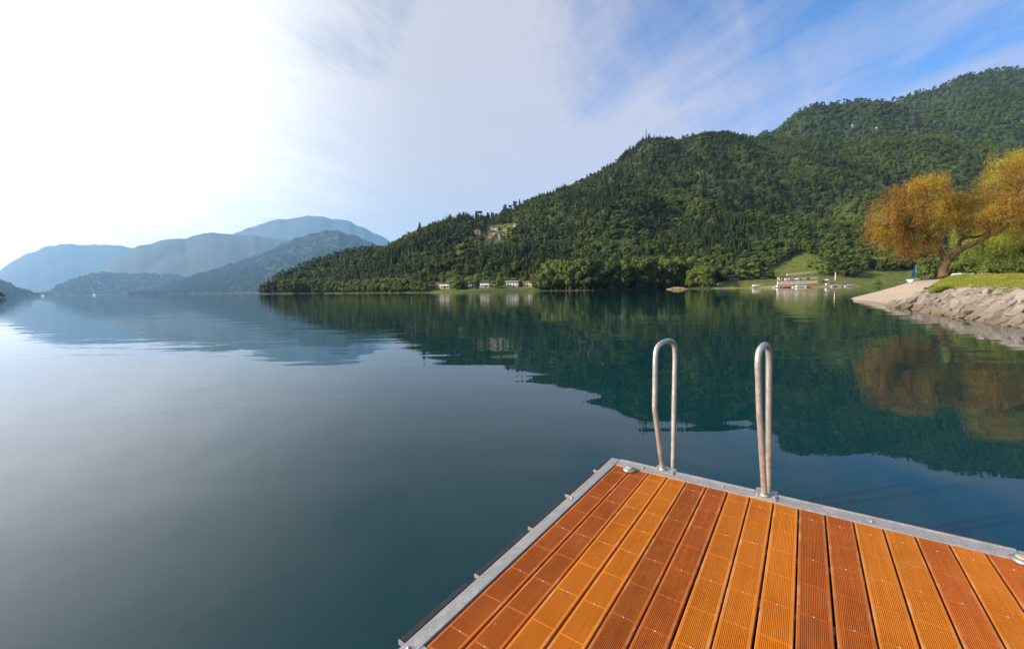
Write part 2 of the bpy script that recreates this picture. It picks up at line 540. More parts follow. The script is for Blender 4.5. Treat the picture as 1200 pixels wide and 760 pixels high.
# ------------------------------------------------------------------ tree meshes
def leaves(C, Nn, size, jit=0.5, aspect=1.0):
    """quads at centres C, facing about Nn"""
    n = len(C)
    nn = Nn + rng.normal(0, jit, (n, 3))
    nn /= np.linalg.norm(nn, axis=1)[:, None] + 1e-9
    rv = rng.normal(0, 1, (n, 3))
    u = np.cross(nn, rv); u /= np.linalg.norm(u, axis=1)[:, None] + 1e-9
    v = np.cross(nn, u)
    s = (size * rng.uniform(0.6, 1.4, n))[:, None]
    u, v = u * s, v * s * aspect
    V = np.stack([C - u, C - v * 0.8, C + u, C + v], 1).reshape(-1, 3)
    Fq = np.arange(4 * n).reshape(n, 4)
    return V, Fq


def crown_mesh(name, kind, mat, seed):
    global rng
    rng = np.random.default_rng(seed)
    if kind == 'broad':
        nl = rng.integers(9, 14)
        C, Nn = [], []
        rw = rng.uniform(0.26, 0.36)
        for k in range(nl):
            zc = rng.uniform(0.25, 0.86)
            rr = rw * math.sqrt(max(0.06, 1 - ((zc - 0.5) / 0.48) ** 2)) * rng.uniform(0.3, 0.8)
            an = rng.uniform(0, 6.283)
            c = np.array([math.cos(an) * rr, math.sin(an) * rr, zc])
            lr = rng.uniform(0.11, 0.19)
            m = int(1900 / nl)
            d = rng.normal(0, 1, (m, 3)); d /= np.linalg.norm(d, axis=1)[:, None]
            rad = lr * rng.uniform(0.72, 1.08, m)[:, None]
            C.append(c + d * rad * np.array([1, 1, 0.85])); Nn.append(d)
        C, Nn = np.concatenate(C), np.concatenate(Nn)
        V, Fq = leaves(C, Nn, 0.026, 0.45)
    else:
        C, Nn = [], []
        rw = rng.uniform(0.16, 0.23)
        z = 0.10
        while z < 0.99:
            r0 = rw * (1 - z) ** 0.8 + 0.006
            nb = int(5 + 16 * r0 / rw)
            a0 = rng.uniform(0, 6.28)
            for b in range(nb):
                an = a0 + b * 6.283 / nb + rng.normal(0, 0.15)
                L = r0 * rng.uniform(0.65, 1.15)
                for q in (0.35, 0.65, 0.95):
                    C.append((math.cos(an) * L * q, math.sin(an) * L * q, z - 0.10 * L / rw * q * q * 0.4 + 0.02))
                    Nn.append((math.cos(an) * 0.6, math.sin(an) * 0.6, 0.8))
            z += 0.022 + 0.018 * (1 - z)
        V, Fq = leaves(np.array(C), np.array(Nn), 0.026, 0.35)
    me = npmesh(name, V, Fq)
    me.materials.append(mat)
    return me


def trunk_mesh(kind):
    m = MB()
    if kind == 'broad':
        m.tube([(0, 0, -0.03), (0.004, 0, 0.1), (-0.004, 0.006, 0.3), (0.01, 0, 0.55)], [0.026, 0.02, 0.016, 0.006], 7)
        for an in (0.4, 2.3, 4.4):
            m.tube([(0, 0, 0.24), (math.cos(an) * 0.09, math.sin(an) * 0.09, 0.4), (math.cos(an) * 0.17, math.sin(an) * 0.17, 0.55)], [0.012, 0.008, 0.003], 5)
    else:
        m.tube([(0, 0, -0.03), (0, 0, 0.5), (0, 0, 0.96)], [0.016, 0.01, 0.002], 6)
    return m.build('trunk', M_bark, link_=False)


TR = {'broad': trunk_mesh('broad'), 'conifer': trunk_mesh('conifer')}
CR = {'broad': [crown_mesh('broadleaf_crown', 'broad', M_broad, 20 + i) for i in range(5)],
      'conifer': [crown_mesh('conifer_crown', 'conifer', M_con, 40 + i) for i in range(3)],
      'bright': [crown_mesh('bright_crown', 'broad', M_bright, 60 + i) for i in range(2)]}
rng = np.random.default_rng(5)


def tree(kind, var, loc, h, rz, label, group, wide=1.0):
    tk = 'conifer' if kind == 'conifer' else 'broad'
    o = empty('conifer_tree' if kind == 'conifer' else 'broadleaf_tree', loc, rz, label=label, cat='tree', group=group)
    o.scale = (h * wide, h * wide, h)
    link('trunk', TR[tk], None, o)
    c = link('crown', CR[kind][var % len(CR[kind])], None, o)
    return o, c


# scatter
def scatter(hl, n, t0, t1, hfun, notrees=(), pxr=None):
    out = []
    tries = 0
    while len(out) < n and tries < n * 6:
        tries += 1
        tx = rng.uniform(hl.t0, hl.t1)
        ds, dr = hl.Ds(tx), hl.Dr(tx)
        D0, D1 = ds + (dr - ds) * t0, ds + (dr - ds) * t1
        D = math.sqrt(rng.uniform(D0 * D0, D1 * D1))
        if rng.uniform() > (D1 * D1 - D0 * D0) / 9e5 and dr < 1000: continue
        t = (D - ds) / (dr - ds)
        q = hl.pt(tx, t)
        px, py = proj(q)
        if any(inpoly(px, py, P) for P in notrees): continue
        hh, kd = hfun(q, t, px)
        if notrees and ((494 < px < 632 and py > 322) or (548 < px < 608 and py < 300)): hh *= 0.75
        if hh > 0: out.append((q, hh, kd, px))
    return out


def kind_main(q, t, px):
    nz = noise.noise(Vector((q[0] / 90, q[1] / 90, 2.2))) + rng.normal(0, 0.25)
    if px > 880: nz += 0.35
    if t < 0.08: nz += 0.5
    if px < 500: nz += 0.1
    if nz > 0.0:
        return rng.uniform(5.0, 9.5) + (4.5 if t < 0.06 and px < 830 else 0), 'broad'
    return rng.uniform(6.5, 12.0), 'conifer'


def kind_far(s0, s1):
    def f(q, t, px):
        return rng.uniform(s0, s1), ('broad' if rng.uniform() < 0.7 else 'conifer')
    return f


T_main = scatter(main, 31000, 0.004, 1.02, kind_main, NOTREES)
T_spur = scatter(spur, 2400, 0.004, 1.02, kind_far(10, 16))
T_mid = scatter(mid, 9500, 0.25, 1.02, kind_far(9, 15))
T_high = scatter(high, 7500, 0.4, 1.02, kind_far(10, 17))
T_green = scatter(green, 17000, 0.0, 1.01, kind_far(24, 42))
T_low = scatter(low, 3500, 0.0, 1.01, kind_far(24, 42))
T_left = scatter(leftlow, 1500, 0.0, 1.01, kind_far(18, 30))
# dense belt along the waterline of the hill
for k in range(1500):
    tx = rng.uniform(main.t0, main.t1)
    t = rng.uniform(0.0, 0.024)
    q = main.pt(tx, t); px, py = proj(q)
    if any(inpoly(px, py, P) for P in NOTREES): continue
    T_main.append((q, rng.uniform(7, 14) + (7 if 640 < px < 800 else 0), 'broad' if rng.uniform() < 0.85 else 'conifer', px))

# the trees that show largest become things of their own
app = sorted(range(len(T_main)), key=lambda i: -T_main[i][1] / T_main[i][0][1] if 300 < T_main[i][3] < 1200 else 0)
single = set(app[:255])
proto = {}
for i in single:
    q, hh, kd, px = T_main[i]
    if kd == 'conifer':
        lb, gp = 'dark pointed conifer in the wooded slope above the far shore', 'conifers at the foot of the wooded hill'
    elif px < 495:
        lb, gp = 'green broadleaf tree at the waterline left of the shore houses', 'waterline trees left of the shore houses'
    elif px < 640:
        lb, gp = 'green broadleaf tree behind the white shore houses', 'broadleaf trees behind the shore houses'
    elif px < 830:
        lb, gp = 'tall dark green broadleaf tree at the waterline right of the shore houses', 'waterline trees right of the shore houses'
    else:
        lb, gp = 'green broadleaf tree on the wooded slope behind the boat landing', 'broadleaf trees behind the boat landing'
    o, c = tree(kd, random.randrange(9), (q[0], q[1], q[2] - 0.3), hh, random.uniform(0, 6.28), lb, gp, random.uniform(0.72, 1.05))
    proto.setdefault(c.data.name, c)


def gn_forest(name, pts, srcs, label):
    me = bpy.data.meshes.new(name)
    me.from_pydata([(q[0], q[1], q[2] - 0.4) for q, *_ in pts], [], [])
    kid = []
    for q, hh, kd, px in pts:
        idx = [i for i, (k, _) in enumerate(srcs) if k == kd]
        kid.append(random.choice(idx))
    for nm, typ, vals in (('kid', 'INT', kid), ('hh', 'FLOAT', [p[1] for p in pts]), ('rz', 'FLOAT', [random.uniform(0, 6.28) for _ in pts]),
                          ('ww', 'FLOAT', [p[1] * random.uniform(0.72, 1.2) for p in pts])):
        A = me.attributes.new(nm, typ, 'POINT')
        A.data.foreach_set('value', vals)
    o = link(name, me)
    g = bpy.data.node_groups.new(name, 'GeometryNodeTree')
    g.interface.new_socket('Geometry', in_out='INPUT', socket_type='NodeSocketGeometry')
    g.interface.new_socket('Geometry', in_out='OUTPUT', socket_type='NodeSocketGeometry')
    L = g.links.new
    gi, go = g.nodes.new('NodeGroupInput'), g.nodes.new('NodeGroupOutput')

    def attr(nm, dt):
        n = g.nodes.new('GeometryNodeInputNamedAttribute'); n.data_type = dt; n.inputs[0].default_value = nm
        return n.outputs[0]
    jn = g.nodes.new('GeometryNodeJoinGeometry')
    ak, ah, ar, aw = attr('kid', 'INT'), attr('hh', 'FLOAT'), attr('rz', 'FLOAT'), attr('ww', 'FLOAT')
    rot = g.nodes.new('ShaderNodeCombineXYZ'); L(ar, rot.inputs[2])
    sc = g.nodes.new('ShaderNodeCombineXYZ'); L(aw, sc.inputs[0]); L(aw, sc.inputs[1]); L(ah, sc.inputs[2])
    for i, (k, src) in enumerate(srcs):
        oi = g.nodes.new('GeometryNodeObjectInfo'); oi.transform_space = 'ORIGINAL'; oi.inputs['Object'].default_value = src
        oi.inputs['As Instance'].default_value = True
        cmpn = g.nodes.new('FunctionNodeCompare'); cmpn.data_type = 'INT'; cmpn.operation = 'EQUAL'
        L(ak, cmpn.inputs[2]); cmpn.inputs[3].default_value = i
        ip = g.nodes.new('GeometryNodeInstanceOnPoints')
        L(gi.outputs[0], ip.inputs['Points']); L(cmpn.outputs[0], ip.inputs['Selection']); L(oi.outputs['Geometry'], ip.inputs['Instance'])
        L(rot.outputs[0], ip.inputs['Rotation']); L(sc.outputs[0], ip.inputs['Scale'])
        L(ip.outputs[0], jn.inputs[0])
    L(jn.outputs[0], go.inputs[0])
    md = o.modifiers.new('scatter', 'NODES'); md.node_group = g
    tag(o, label=label, kind='stuff')
    return o


for kd in CR:
    for v, m_ in enumerate(CR[kd]):
        if m_.name not in proto and kd != 'bright':
            o, c = tree(kd, v, main.find(700 + 9 * v, 320), 11, 0, 'dark pointed conifer in the wooded slope above the far shore' if kd == 'conifer' else 'green broadleaf tree behind the white shore houses', 'trees')
            proto[m_.name] = c
SRC = [(('conifer' if 'conifer' in k else 'broad'), c) for k, c in proto.items() if 'bright' not in k]
gn_forest('forest_on_wooded_hill', [T_main[i] for i in range(len(T_main)) if i not in single], SRC, 'dense mixed forest covering the main hill')
gn_forest('forest_on_headland', T_spur, SRC, 'forest covering the low headland')
gn_forest('forest_on_summit', T_mid, SRC, 'forest covering the rounded summit')
gn_forest('forest_on_high_ridge', T_high, SRC, 'forest covering the highest ridge')
gn_forest('forest_on_far_hills', T_green + T_low + T_left, SRC, 'hazy forest covering the hills at the far end')

# ------------------------------------------------------------------ DOCK
YAW, OX, OY, PW, DZ = 0.611778, 0.79655, 3.19542, 0.1331159, 0.5
dock = empty('swimming_dock', (OX, OY, DZ), -YAW, label='floating swimming dock with orange ribbed planks and grey metal frame', cat='dock')
# local axes: +x across to the right, +y along the planks away from the viewer, z=0 the deck surface


def wood(name, c1, c2, c3):
    a = N(name)
    oc = a.coord('Object')
    inf = a.n('ShaderNodeObjectInfo').outputs['Random']
    off = a.n('ShaderNodeCombineXYZ', X=a.math('MULTIPLY', inf, 31.0), Y=a.math('MULTIPLY', inf, 17.0), Z=0.0).outputs[0]
    v = a.n('ShaderNodeVectorMath', {'operation': 'ADD'}, i0=oc, i1=off).outputs[0]
    st = a.n('ShaderNodeMapping', Vector=v, Scale=(60, 1.6, 1)).outputs[0]
    g1 = a.noise(1.0, st, 5, 0.6)
    g2 = a.noise(2.6, v, 4, 0.6)
    c = a.mix(a.mrange(g1, 0.3, 0.7), c1, c2)
    c = a.mix(a.mrange(g2, 0.45, 0.75, 0, 0.6), c, c3)
    # per board tone
    c = a.n('ShaderNodeHueSaturation', Color=c, Hue=0.5, Saturation=1.0, Value=a.mrange(inf, 0, 1, 0.86, 1.12)).outputs[0]
    # pale wear along the raised board edges
    sx = a.n('ShaderNodeSeparateXYZ', i0=oc).outputs[0]
    ed = a.mrange(a.math('ABSOLUTE', sx), 0.0505, 0.0535)
    wn = a.noise(1.0, a.n('ShaderNodeMapping', Vector=v, Scale=(8, 5, 8)).outputs[0], 4, 0.7)
    c = a.mix(a.math('MULTIPLY', ed, a.mrange(wn, 0.5, 0.68, 0.08, 0.7)), c, (0.50, 0.28, 0.13))
    st2 = a.noise(1.0, a.n('ShaderNodeMapping', Vector=v, Scale=(9, 3.2, 1)).outputs[0], 7, 0.7)
    c = a.mix(a.mrange(st2, 0.56, 0.76, 0, 0.30), c, (0.50, 0.25, 0.08))
    c = a.mix(a.mrange(st2, 0.46, 0.30, 0, 0.35), c, tuple(0.5 * q for q in c3))
    spots = a.mrange(a.noise(38, v, 2, 0.5), 0.70, 0.76)
    c = a.mix(a.math('MULTIPLY', spots, 0.35), c, (0.6, 0.45, 0.3))
    p = a.n('ShaderNodeBsdfPrincipled', Base_Color=c, Roughness=a.mrange(g2, 0.3, 0.7, 0.42, 0.62), Specular_IOR_Level=0.22)
    bn = a.n('ShaderNodeBump', Height=g1, Strength=0.25, Distance=0.002)
    a.t.links.new(bn.outputs[0], p.inputs['Normal'])
    return a.out(p.outputs[0])


M_red = wood('reddish plank', (0.33, 0.078, 0.006), (0.44, 0.115, 0.008), (0.25, 0.056, 0.006))
M_gold = wood('golden plank', (0.44, 0.130, 0.004), (0.53, 0.168, 0.005), (0.36, 0.10, 0.005))
a = N('galvanised steel')
oc = a.coord('Object')
v1 = a.n('ShaderNodeTexVoronoi', {'feature': 'F1'}, Vector=oc, Scale=70.0).outputs['Color']
bw = a.n('ShaderNodeRGBToBW', Color=v1).outputs[0]
n_ = a.noise(9, oc, 6, 0.65)
c = a.mix(bw, (0.27, 0.265, 0.26), (0.38, 0.375, 0.365))
c = a.mix(a.mrange(n_, 0.5, 0.75, 0, 0.6), c, (0.52, 0.50, 0.48))
c = a.mix(a.mrange(a.noise(4.2, oc, 5, 0.7), 0.60, 0.72, 0, 0.45), c, (0.24, 0.19, 0.14))
p = a.n('ShaderNodeBsdfPrincipled', Base_Color=c, Metallic=0.35, Roughness=a.mrange(bw, 0, 1, 0.38, 0.55))
bn = a.n('ShaderNodeBump', Height=n_, Strength=0.15, Distance=0.004)
a.t.links.new(bn.outputs[0], p.inputs['Normal'])
M_galv = a.out(p.outputs[0])
a = N('worn handrail steel')
oc = a.coord('Object')
n_ = a.noise(26, oc, 6, 0.7)
n2_ = a.noise(5, oc, 4, 0.6)
c = a.mix(a.mrange(n_, 0.4, 0.65), (0.40, 0.385, 0.36), (0.54, 0.53, 0.51))
c = a.mix(a.mrange(n2_, 0.60, 0.70, 0, 0.55), c, (0.26, 0.16, 0.08))
p = a.n('ShaderNodeBsdfPrincipled', Base_Color=c, Metallic=0.6, Roughness=a.mrange(n_, 0.3, 0.7, 0.32, 0.5))
bn = a.n('ShaderNodeBump', Height=n_, Strength=0.2, Distance=0.003)
a.t.links.new(bn.outputs[0], p.inputs['Normal'])
M_rail = a.out(p.outputs[0])
M_rubber = simple('black rubber', (0.018, 0.018, 0.022), 0.45, var=0.4, scale=12, bump=0.2)
M_float = simple('dark float', (0.03, 0.035, 0.04), 0.6, bump=0.2)
M_whitebead = simple('white bead', (0.4, 0.38, 0.36), 0.5)
M_screw = simple('screw steel', (0.36, 0.34, 0.34), 0.45, 0.6, scale=60)
M_cream = simple('cream lens', (0.42, 0.36, 0.20), 0.35, var=0.1, scale=40)
M_alu = simple('cast aluminium', (0.38, 0.39, 0.41), 0.32, 0.8, var=0.12, scale=25)

GAP = 0.0085
HWID = (PW - GAP) / 2
LN = 2.03


def plank_mesh(mat, y1=0.004, y0=-2.018):
    ng, e0 = 15, 0.0135
    gw = (2 * HWID - 2 * e0) / ng
    prof = [(-HWID, -0.026), (-HWID, -0.003), (-HWID + 0.003, 0.0)]
    flag = [0, 0, 0]
    for k in range(ng):
        x0 = -HWID + e0 + k * gw
        prof += [(x0 + gw * 0.15, 0), (x0 + gw * 0.32, -0.0016), (x0 + gw * 0.68, -0.0016), (x0 + gw * 0.85, 0)]
        flag += [0, 1, 1, 0]
    prof += [(HWID - 0.003, 0), (HWID, -0.003), (HWID, -0.026)]
    flag += [0, 0, 0]
    ys, gr = [y1, y1 - 0.002], [(-0.002, 0), (0, 0)]
    first = -0.104 + 0.0
    cuts = []
    yb = 0.4465 / 2
    k = 0
    b = first
    while b > y0 + 0.02:
        cuts.append(b)
        b -= yb
    secs = [(y1, -0.0015, 0), (y1 - 0.002, 0, 0)]
    secs += [(y1 - 0.010, 0, 0), (y1 - 0.013, 0, 1)]
    for b in cuts:
        secs += [(b + 0.0036, 0, 1), (b + 0.0022, 0, 0), (b - 0.0022, 0, 0), (b - 0.0036, 0, 1)]
    secs += [(y0 + 0.013, 0, 1), (y0 + 0.010, 0, 0), (y0 + 0.002, 0, 0), (y0, -0.0015, 0)]
    V = []
    for y, dz, g in secs:
        for (x, z), f in zip(prof, flag):
            V.append((x, y, (z if (not f or g) else 0.0) + dz))
    n, m = len(secs), len(prof)
    idx = np.arange(n * m).reshape(n, m)
    Fq = np.stack([idx[:-1, :-1], idx[:-1, 1:], idx[1:, 1:], idx[1:, :-1]], -1).reshape(-1, 4)
    me = npmesh('plank', V, Fq[:, ::-1])
    bm = bmesh.new(); bm.from_mesh(me)
    bm.verts.ensure_lookup_table()
    bm.faces.new([bm.verts[i] for i in idx[0]]); bm.faces.new([bm.verts[i] for i in idx[-1][::-1]])
    bm.faces.new([bm.verts[i] for i in (idx[0, 0], idx[0, -1], idx[-1, -1], idx[-1, 0])])
    bmesh.ops.recalc_face_normals(bm, faces=bm.faces)
    bm.to_mesh(me); bm.free()
    me.materials.append(mat)
    return me


pm_r, pm_g = plank_mesh(M_red), plank_mesh(M_gold)
tones = 'rrggrrgggrrggrgr'
scm = MB()
scm.lathe([(0.0001, -0.004), (0.0042, -0.004), (0.0044, 0.0006), (0.003, 0.0016), (0.0001, 0.0012)], n=12)
scm = scm.build('screw', M_screw, link_=False)
for k in range(16):
    pk = link('plank', pm_r if tones[k] == 'r' else pm_g, None, dock, ((k + 0.5) * PW, 0, random.uniform(-0.0012, 0.0006)))
    tag(pk, label='reddish brown ribbed plank' if tones[k] == 'r' else 'golden orange ribbed plank')
    pk.rotation_euler = (0, random.uniform(-0.006, 0.006), random.uniform(-0.0008, 0.0008))
    for j in range(5):
        s_ = link('screw', scm, None, pk, (random.uniform(-0.002, 0.002), -0.104 - 0.4465 * j + random.uniform(-0.003, 0.003), 0.0))
WID = 16 * PW
# frame: left, far, right and near members butted end to end
FT = 0.004
MB().box(-0.074, -0.0035, -2.145, 0.122, -0.22, FT).build('left_frame', M_galv, dock, bevel=0.0025).name = 'frame_side'
MB().box(WID + 0.0035, WID + 0.074, -2.145, 0.122, -0.22, FT).build('frame_side', M_galv, dock, bevel=0.0025)
MB().box(-0.0032, WID + 0.0032, 0.0085, 0.1215, -0.22, FT - 0.0008).build('frame_end', M_galv, dock, bevel=0.0025)
MB().box(-0.0032, WID + 0.0032, -2.144, -2.0245, -0.22, FT - 0.0008).build('frame_end', M_galv, dock, bevel=0.0025)
# raised lip on the far member, as an angle section
MB().box(0.0, WID, 0.103, 0.1205, FT - 0.0005, FT + 0.006).build('frame_lip', M_galv, dock, bevel=0.0015)
for y in (-0.104, -0.5505, -0.997, -1.4435, -1.89):
    MB().box(-0.003, WID + 0.003, y - 0.025, y + 0.025, -0.09, -0.0285).build('joist', M_galv, dock)
for x0, x1 in ((0.05, 0.95), (1.15, 2.05)):
    MB().box(x0, x1, -1.95, -0.05, -0.62, -0.10).build('float', M_float, dock, bevel=0.03)


def fender(p0, p1, side):
    """black rubber rubbing strip with a pale bead, along the frame"""
    m, b = MB(), MB()
    if side == 'left':
        m.box(-0.108, -0.0745, p0, p1, -0.10, 0.003)
        b.box(-0.1125, -0.1085, p0 + 0.01, p1 - 0.01, -0.060, -0.055)
        e = MB().box(-0.1075, -0.0748, p0 - 0.005, p0 - 0.0005, -0.016, 0.0042)
    else:
        m.box(p0, p1, 0.1225, 0.156, -0.10, 0.003)
        b.box(p0 + 0.01, p1 - 0.01, 0.1565, 0.1605, -0.020, -0.015)
        e = MB().box(p1 + 0.0005, p1 + 0.006, 0.1228, 0.1505, -0.10, -0.002)
    o = m.build('fender', M_rubber, dock, bevel=0.004)
    b.build('bead', M_whitebead, o)
    e.build('end_cap', M_screw, o, bevel=0.001)


for p0, p1 in ((-2.06, -1.66), (-1.59, -1.17), (-1.10, -0.70), (-0.633, -0.24), (-0.17, 0.10)):
    fender(p0, p1, 'left')
for p0, p1 in ((1.22, 1.62), (1.69, 2.07)):
    fender(p0, p1, 'far')


def bolt(x, y, s=1.0, z=FT):
    m = MB()
    m.lathe([(0.0001, 0), (0.011 * s, 0), (0.011 * s, 0.002), (0.0065 * s, 0.0022), (0.0065 * s, 0.008 * s), (0.004 * s, 0.0095 * s), (0.0001, 0.0095 * s)], (x, y, z), 6 if s > 1 else 12)
    m.build('bolt', M_screw, dock)


for x, y in ((-0.04, -2.07), (0.76, 0.055), (-0.045, -0.66), (1.55, 0.05), (0.2, 0.06)):
    bolt(x, y)

# ladder handrails: world positions read off the photo in the vertical plane of each hoop
inv = Matrix.Translation((OX, OY, DZ)) @ Matrix.Rotation(-YAW, 4, 'Z')
inv = inv.inverted()


def hoop(base_px, ctrl, az=47):
    P0 = atz(base_px[0], base_px[1], DZ + 0.01)
    dv = Vector((math.sin(R(az)), math.cos(R(az)), 0))
    nv = dv.cross(Vector((0, 0, 1)))
    pts = []
    for px, py in ctrl:
        d = ray(px, py)
        s = (P0 - CAM).dot(nv) / d.dot(nv)
        pts.append(inv @ (CAM + d * s))
    return pts


def smooth_path(pts, n=8):
    out = []
    P = [pts[0] * 2 - pts[1]] + pts + [pts[-1] * 2 - pts[-2]]
    for i in range(1, len(P) - 2):
        for k in range(n):
            t = k / n
            a, b, c, d_ = P[i - 1], P[i], P[i + 1], P[i + 2]
            out.append(0.5 * ((2 * b) + (c - a) * t + (2 * a - 5 * b + 4 * c - d_) * t * t + (3 * b - a - 3 * c + d_) * t ** 3))
    out.append(pts[-1])
    return out


def handrail(base, ctrl):
    pts = hoop(base, ctrl)
    back = pts[-1].copy()
    pts.append(Vector((back.x, back.y, -0.9)))
    if back.y < 0.16:
        pts[-1].y = back.y
    path = smooth_path(pts)
    o = MB().tube(path, 0.0182, 20).build('handrail', M_rail, dock)
    f0 = pts[0]
    pl = MB()
    pl.box(f0.x - 0.055, back.x + 0.055, min(f0.y, 0.10) - 0.045, 0.165, FT + 0.0005, FT + 0.0065)
    pl.build('base_plate', M_galv, o, bevel=0.0015)
    MB().lathe([(0.031, 0), (0.031, 0.006), (0.0215, 0.010), (0.0215, 0.014)], (f0.x, f0.y, FT + 0.006), 20).build('collar', M_galv, o)
    for dx in (-0.04, back.x - f0.x + 0.04):
        MB().lathe([(0.0001, 0), (0.010, 0), (0.010, 0.005), (0.005, 0.006), (0.005, 0.012), (0.0001, 0.012)], (f0.x + dx, f0.y - 0.01, FT + 0.0065), 6).build('bolt', M_screw, o)
    return pts


h1 = handrail((776.5, 549.5), [(776.5, 549.5), (772.5, 520), (768.6, 490), (767.2, 478), (767.6, 450), (768, 422), (769.5, 409), (775, 402), (784.5, 399), (789.5, 403), (791, 415), (790.6, 440), (789.8, 480), (788.8, 548)])
h2 = handrail((896, 580), [(896, 580), (893.5, 540), (891, 500), (890, 486), (889, 450), (888.2, 424), (890, 411), (895.5, 404), (899.5, 407), (901, 416), (901, 440), (900.8, 480), (900.2, 572)])
print('HOOP', [tuple(round(c, 3) for c in p) for p in h1]); print([tuple(round(c, 3) for c in p) for p in h2])


def dock_light(px, py):
    p = inv @ atz(px, py, DZ + 0.015)
    o = MB().lathe([(0.045, 0.001), (0.047, 0.006), (0.044, 0.016), (0.034, 0.023), (0.0001, 0.0235)], (p.x, p.y, 0.001), 32).build('deck_light', M_alu, dock)
    MB().lathe([(0.0001, 0.0236), (0.028, 0.0236), (0.027, 0.027), (0.02, 0.0285), (0.0001, 0.029)], (p.x, p.y, 0.001), 24).build('lens', M_cream, o)


dock_light(737, 549)
dock_light(1199, 655)

# ------------------------------------------------------------------ near peninsula
def cr(a, b, c, d_, t):
    return 0.5 * ((2 * b) + (c - a) * t + (2 * a - 5 * b + 4 * c - d_) * t * t + (3 * b - a - 3 * c + d_) * t ** 3)


S = [atz(995, 351, 0), atz(1034, 357, 0), atz(1052, 360, 0), atz(1069, 362.3, 0), atz(1095, 367.5, 0), atz(1130, 372.3, 0), atz(1165, 377.5, 0), atz(1198, 383, 0),
     Vector((18.5, 10.5, 0)), Vector((16.5, 2, 0)), Vector((16, -10, 0))]
Rr = [atz(996.5, 350.4, 0.12), at(1036, 348, 42), at(1064, 349, 36), at(1084.5, 340.5, 35), at(1105, 340.3, 32), at(1130, 341, 28.3), at(1163, 345, 23.8), at(1200, 348.3, 20.6),
      Vector((22, 11.5, 1.1)), Vector((20, 3, 1.05)), Vector((19.5, -10, 1.0))]
Cc = [at(999, 349, 51.5), at(1037, 339.3, 49), at(1070, 330, 48), at(1104, 326.5, 47), at(1118, 322.5, 47.5), at(1142, 321.4, 47), at(1182, 320.7, 45.5), at(1230, 320.3, 43),
      Vector((54, 30, 2.55)), Vector((56, 12, 2.4)), Vector((56, -10, 2.4))]
Bb = [G(1002, 54, -0.5), G(1040, 58, -0.5), G(1064, 66, 0.7), G(1085, 82, 1.7), G(1110, 100, 1.9), G(1150, 112, 1.9), G(1200, 112, 1.9), G(1270, 100, 1.9),
      Vector((120, 75, 1.9)), Vector((130, 40, 1.9)), Vector((135, -10, 1.9))]
ctr = Vector((60, 40, 0))
Uu = [p_ + (p_ - ctr).normalized() * 1.5 + Vector((0, 0, -1.2)) for p_ in S]
Ee = [p_ + (p_ - Vector((60, 30, 0))).normalized() * 14 + Vector((0, 0, -3.2 - 0 * p_.z)) for p_ in Bb]
for e_ in Ee: e_.z = -1.3
Mm = [r_.lerp(c_, 0.5) + Vector((0, 0, 0.03)) for r_, c_ in zip(Rr, Cc)]
rows = [Uu, S, Rr, Mm, Cc, Bb, Ee]
sub = [3, 22, 34, 34, 40, 6]
NU = 46


def surf(u, v):
    i = min(int(u), len(S) - 2); fu = u - i
    j = min(int(v), len(rows) - 2); fv = v - j
    q = []
    for jj in (j - 1, j, j + 1, j + 2):
        row = rows[max(0, min(len(rows) - 1, jj))]
        ii = [max(0, min(len(S) - 1, i + k)) for k in (-1, 0, 1, 2)]
        q.append(cr(*[row[k] for k in ii], fu))
    r_ = q[1].lerp(q[2], fv)
    if j >= 2: r_ = r_ * 0.3 + cr(*q, fv) * 0.7 if j < 5 else r_
    return r_


def ub(v):
    return float(np.interp(v, [0, 1, 2, 4, 5, 6], [1.15, 1.25, 3.0, 2.98, 2.4, 2.2]))


us = np.linspace(0, len(S) - 1, NU * 10 + 1)
vs = []
for j, n in enumerate(sub):
    vs += [j + k / n for k in range(n)]
vs.append(6.0)
V = []
for u in us:
    for v in vs:
        q = surf(u, v)
        b = u - ub(v)
        amp = 0.0 if v < 1 else (0.02 if b < 0 else (0.07 if v < 2 else 0.05))
        q = q + Vector((0, 0, amp * fbm(q.x, q.y, 1.4 if v < 2 else 2.6) - (0.22 * math.sin(math.pi * (v - 1)) if (1 < v < 2 and b > 0.05) else 0)))
        V.append(q)
m = len(vs)
idx = np.arange(len(us) * m).reshape(len(us), m)
Fq = np.stack([idx[:-1, :-1], idx[:-1, 1:], idx[1:, 1:], idx[1:, :-1]], -1).reshape(-1, 4)[:, ::-1]
cls = []
for i in range(len(us) - 1):
    for j in range(m - 1):
        u, v = (us[i] + us[i + 1]) / 2, (vs[j] + vs[j + 1]) / 2
        q = V[idx[i, j]]
        jt = 0.10 * noise.noise(Vector((q.x * 0.9, q.y * 0.9, 0))) + 0.05 * noise.noise(Vector((q.x * 3, q.y * 3, 0)))
        cls.append(0 if u < ub(v) + jt else (1 if v < 2 + jt * 1.2 else 2))
cls = np.array(cls)
a = N('pale shingle')
pos = a.n('ShaderNodeNewGeometry').outputs['Position']
n_ = a.noise(0.9, pos, 8, 0.75); n2_ = a.noise(14, pos, 3, 0.7)
c = a.mix(a.mrange(n_, 0.35, 0.65), (0.34, 0.275, 0.22), (0.44, 0.37, 0.305))
c = a.mix(a.mrange(n2_, 0.4, 0.7, 0, 0.5), c, (0.19, 0.15, 0.115))
wz = a.mrange(a.math('ADD', a.n('ShaderNodeSeparateXYZ', i0=pos).outputs[2], a.math('MULTIPLY', n_, 0.25)), 0.16, 0.30, 1, 0)
c = a.mix(a.math('MULTIPLY', wz, 0.7), c, (0.13, 0.10, 0.06))
p = a.n('ShaderNodeBsdfPrincipled', Base_Color=c, Roughness=0.9)
bn = a.n('ShaderNodeBump', Height=n2_, Strength=0.7, Distance=0.06)
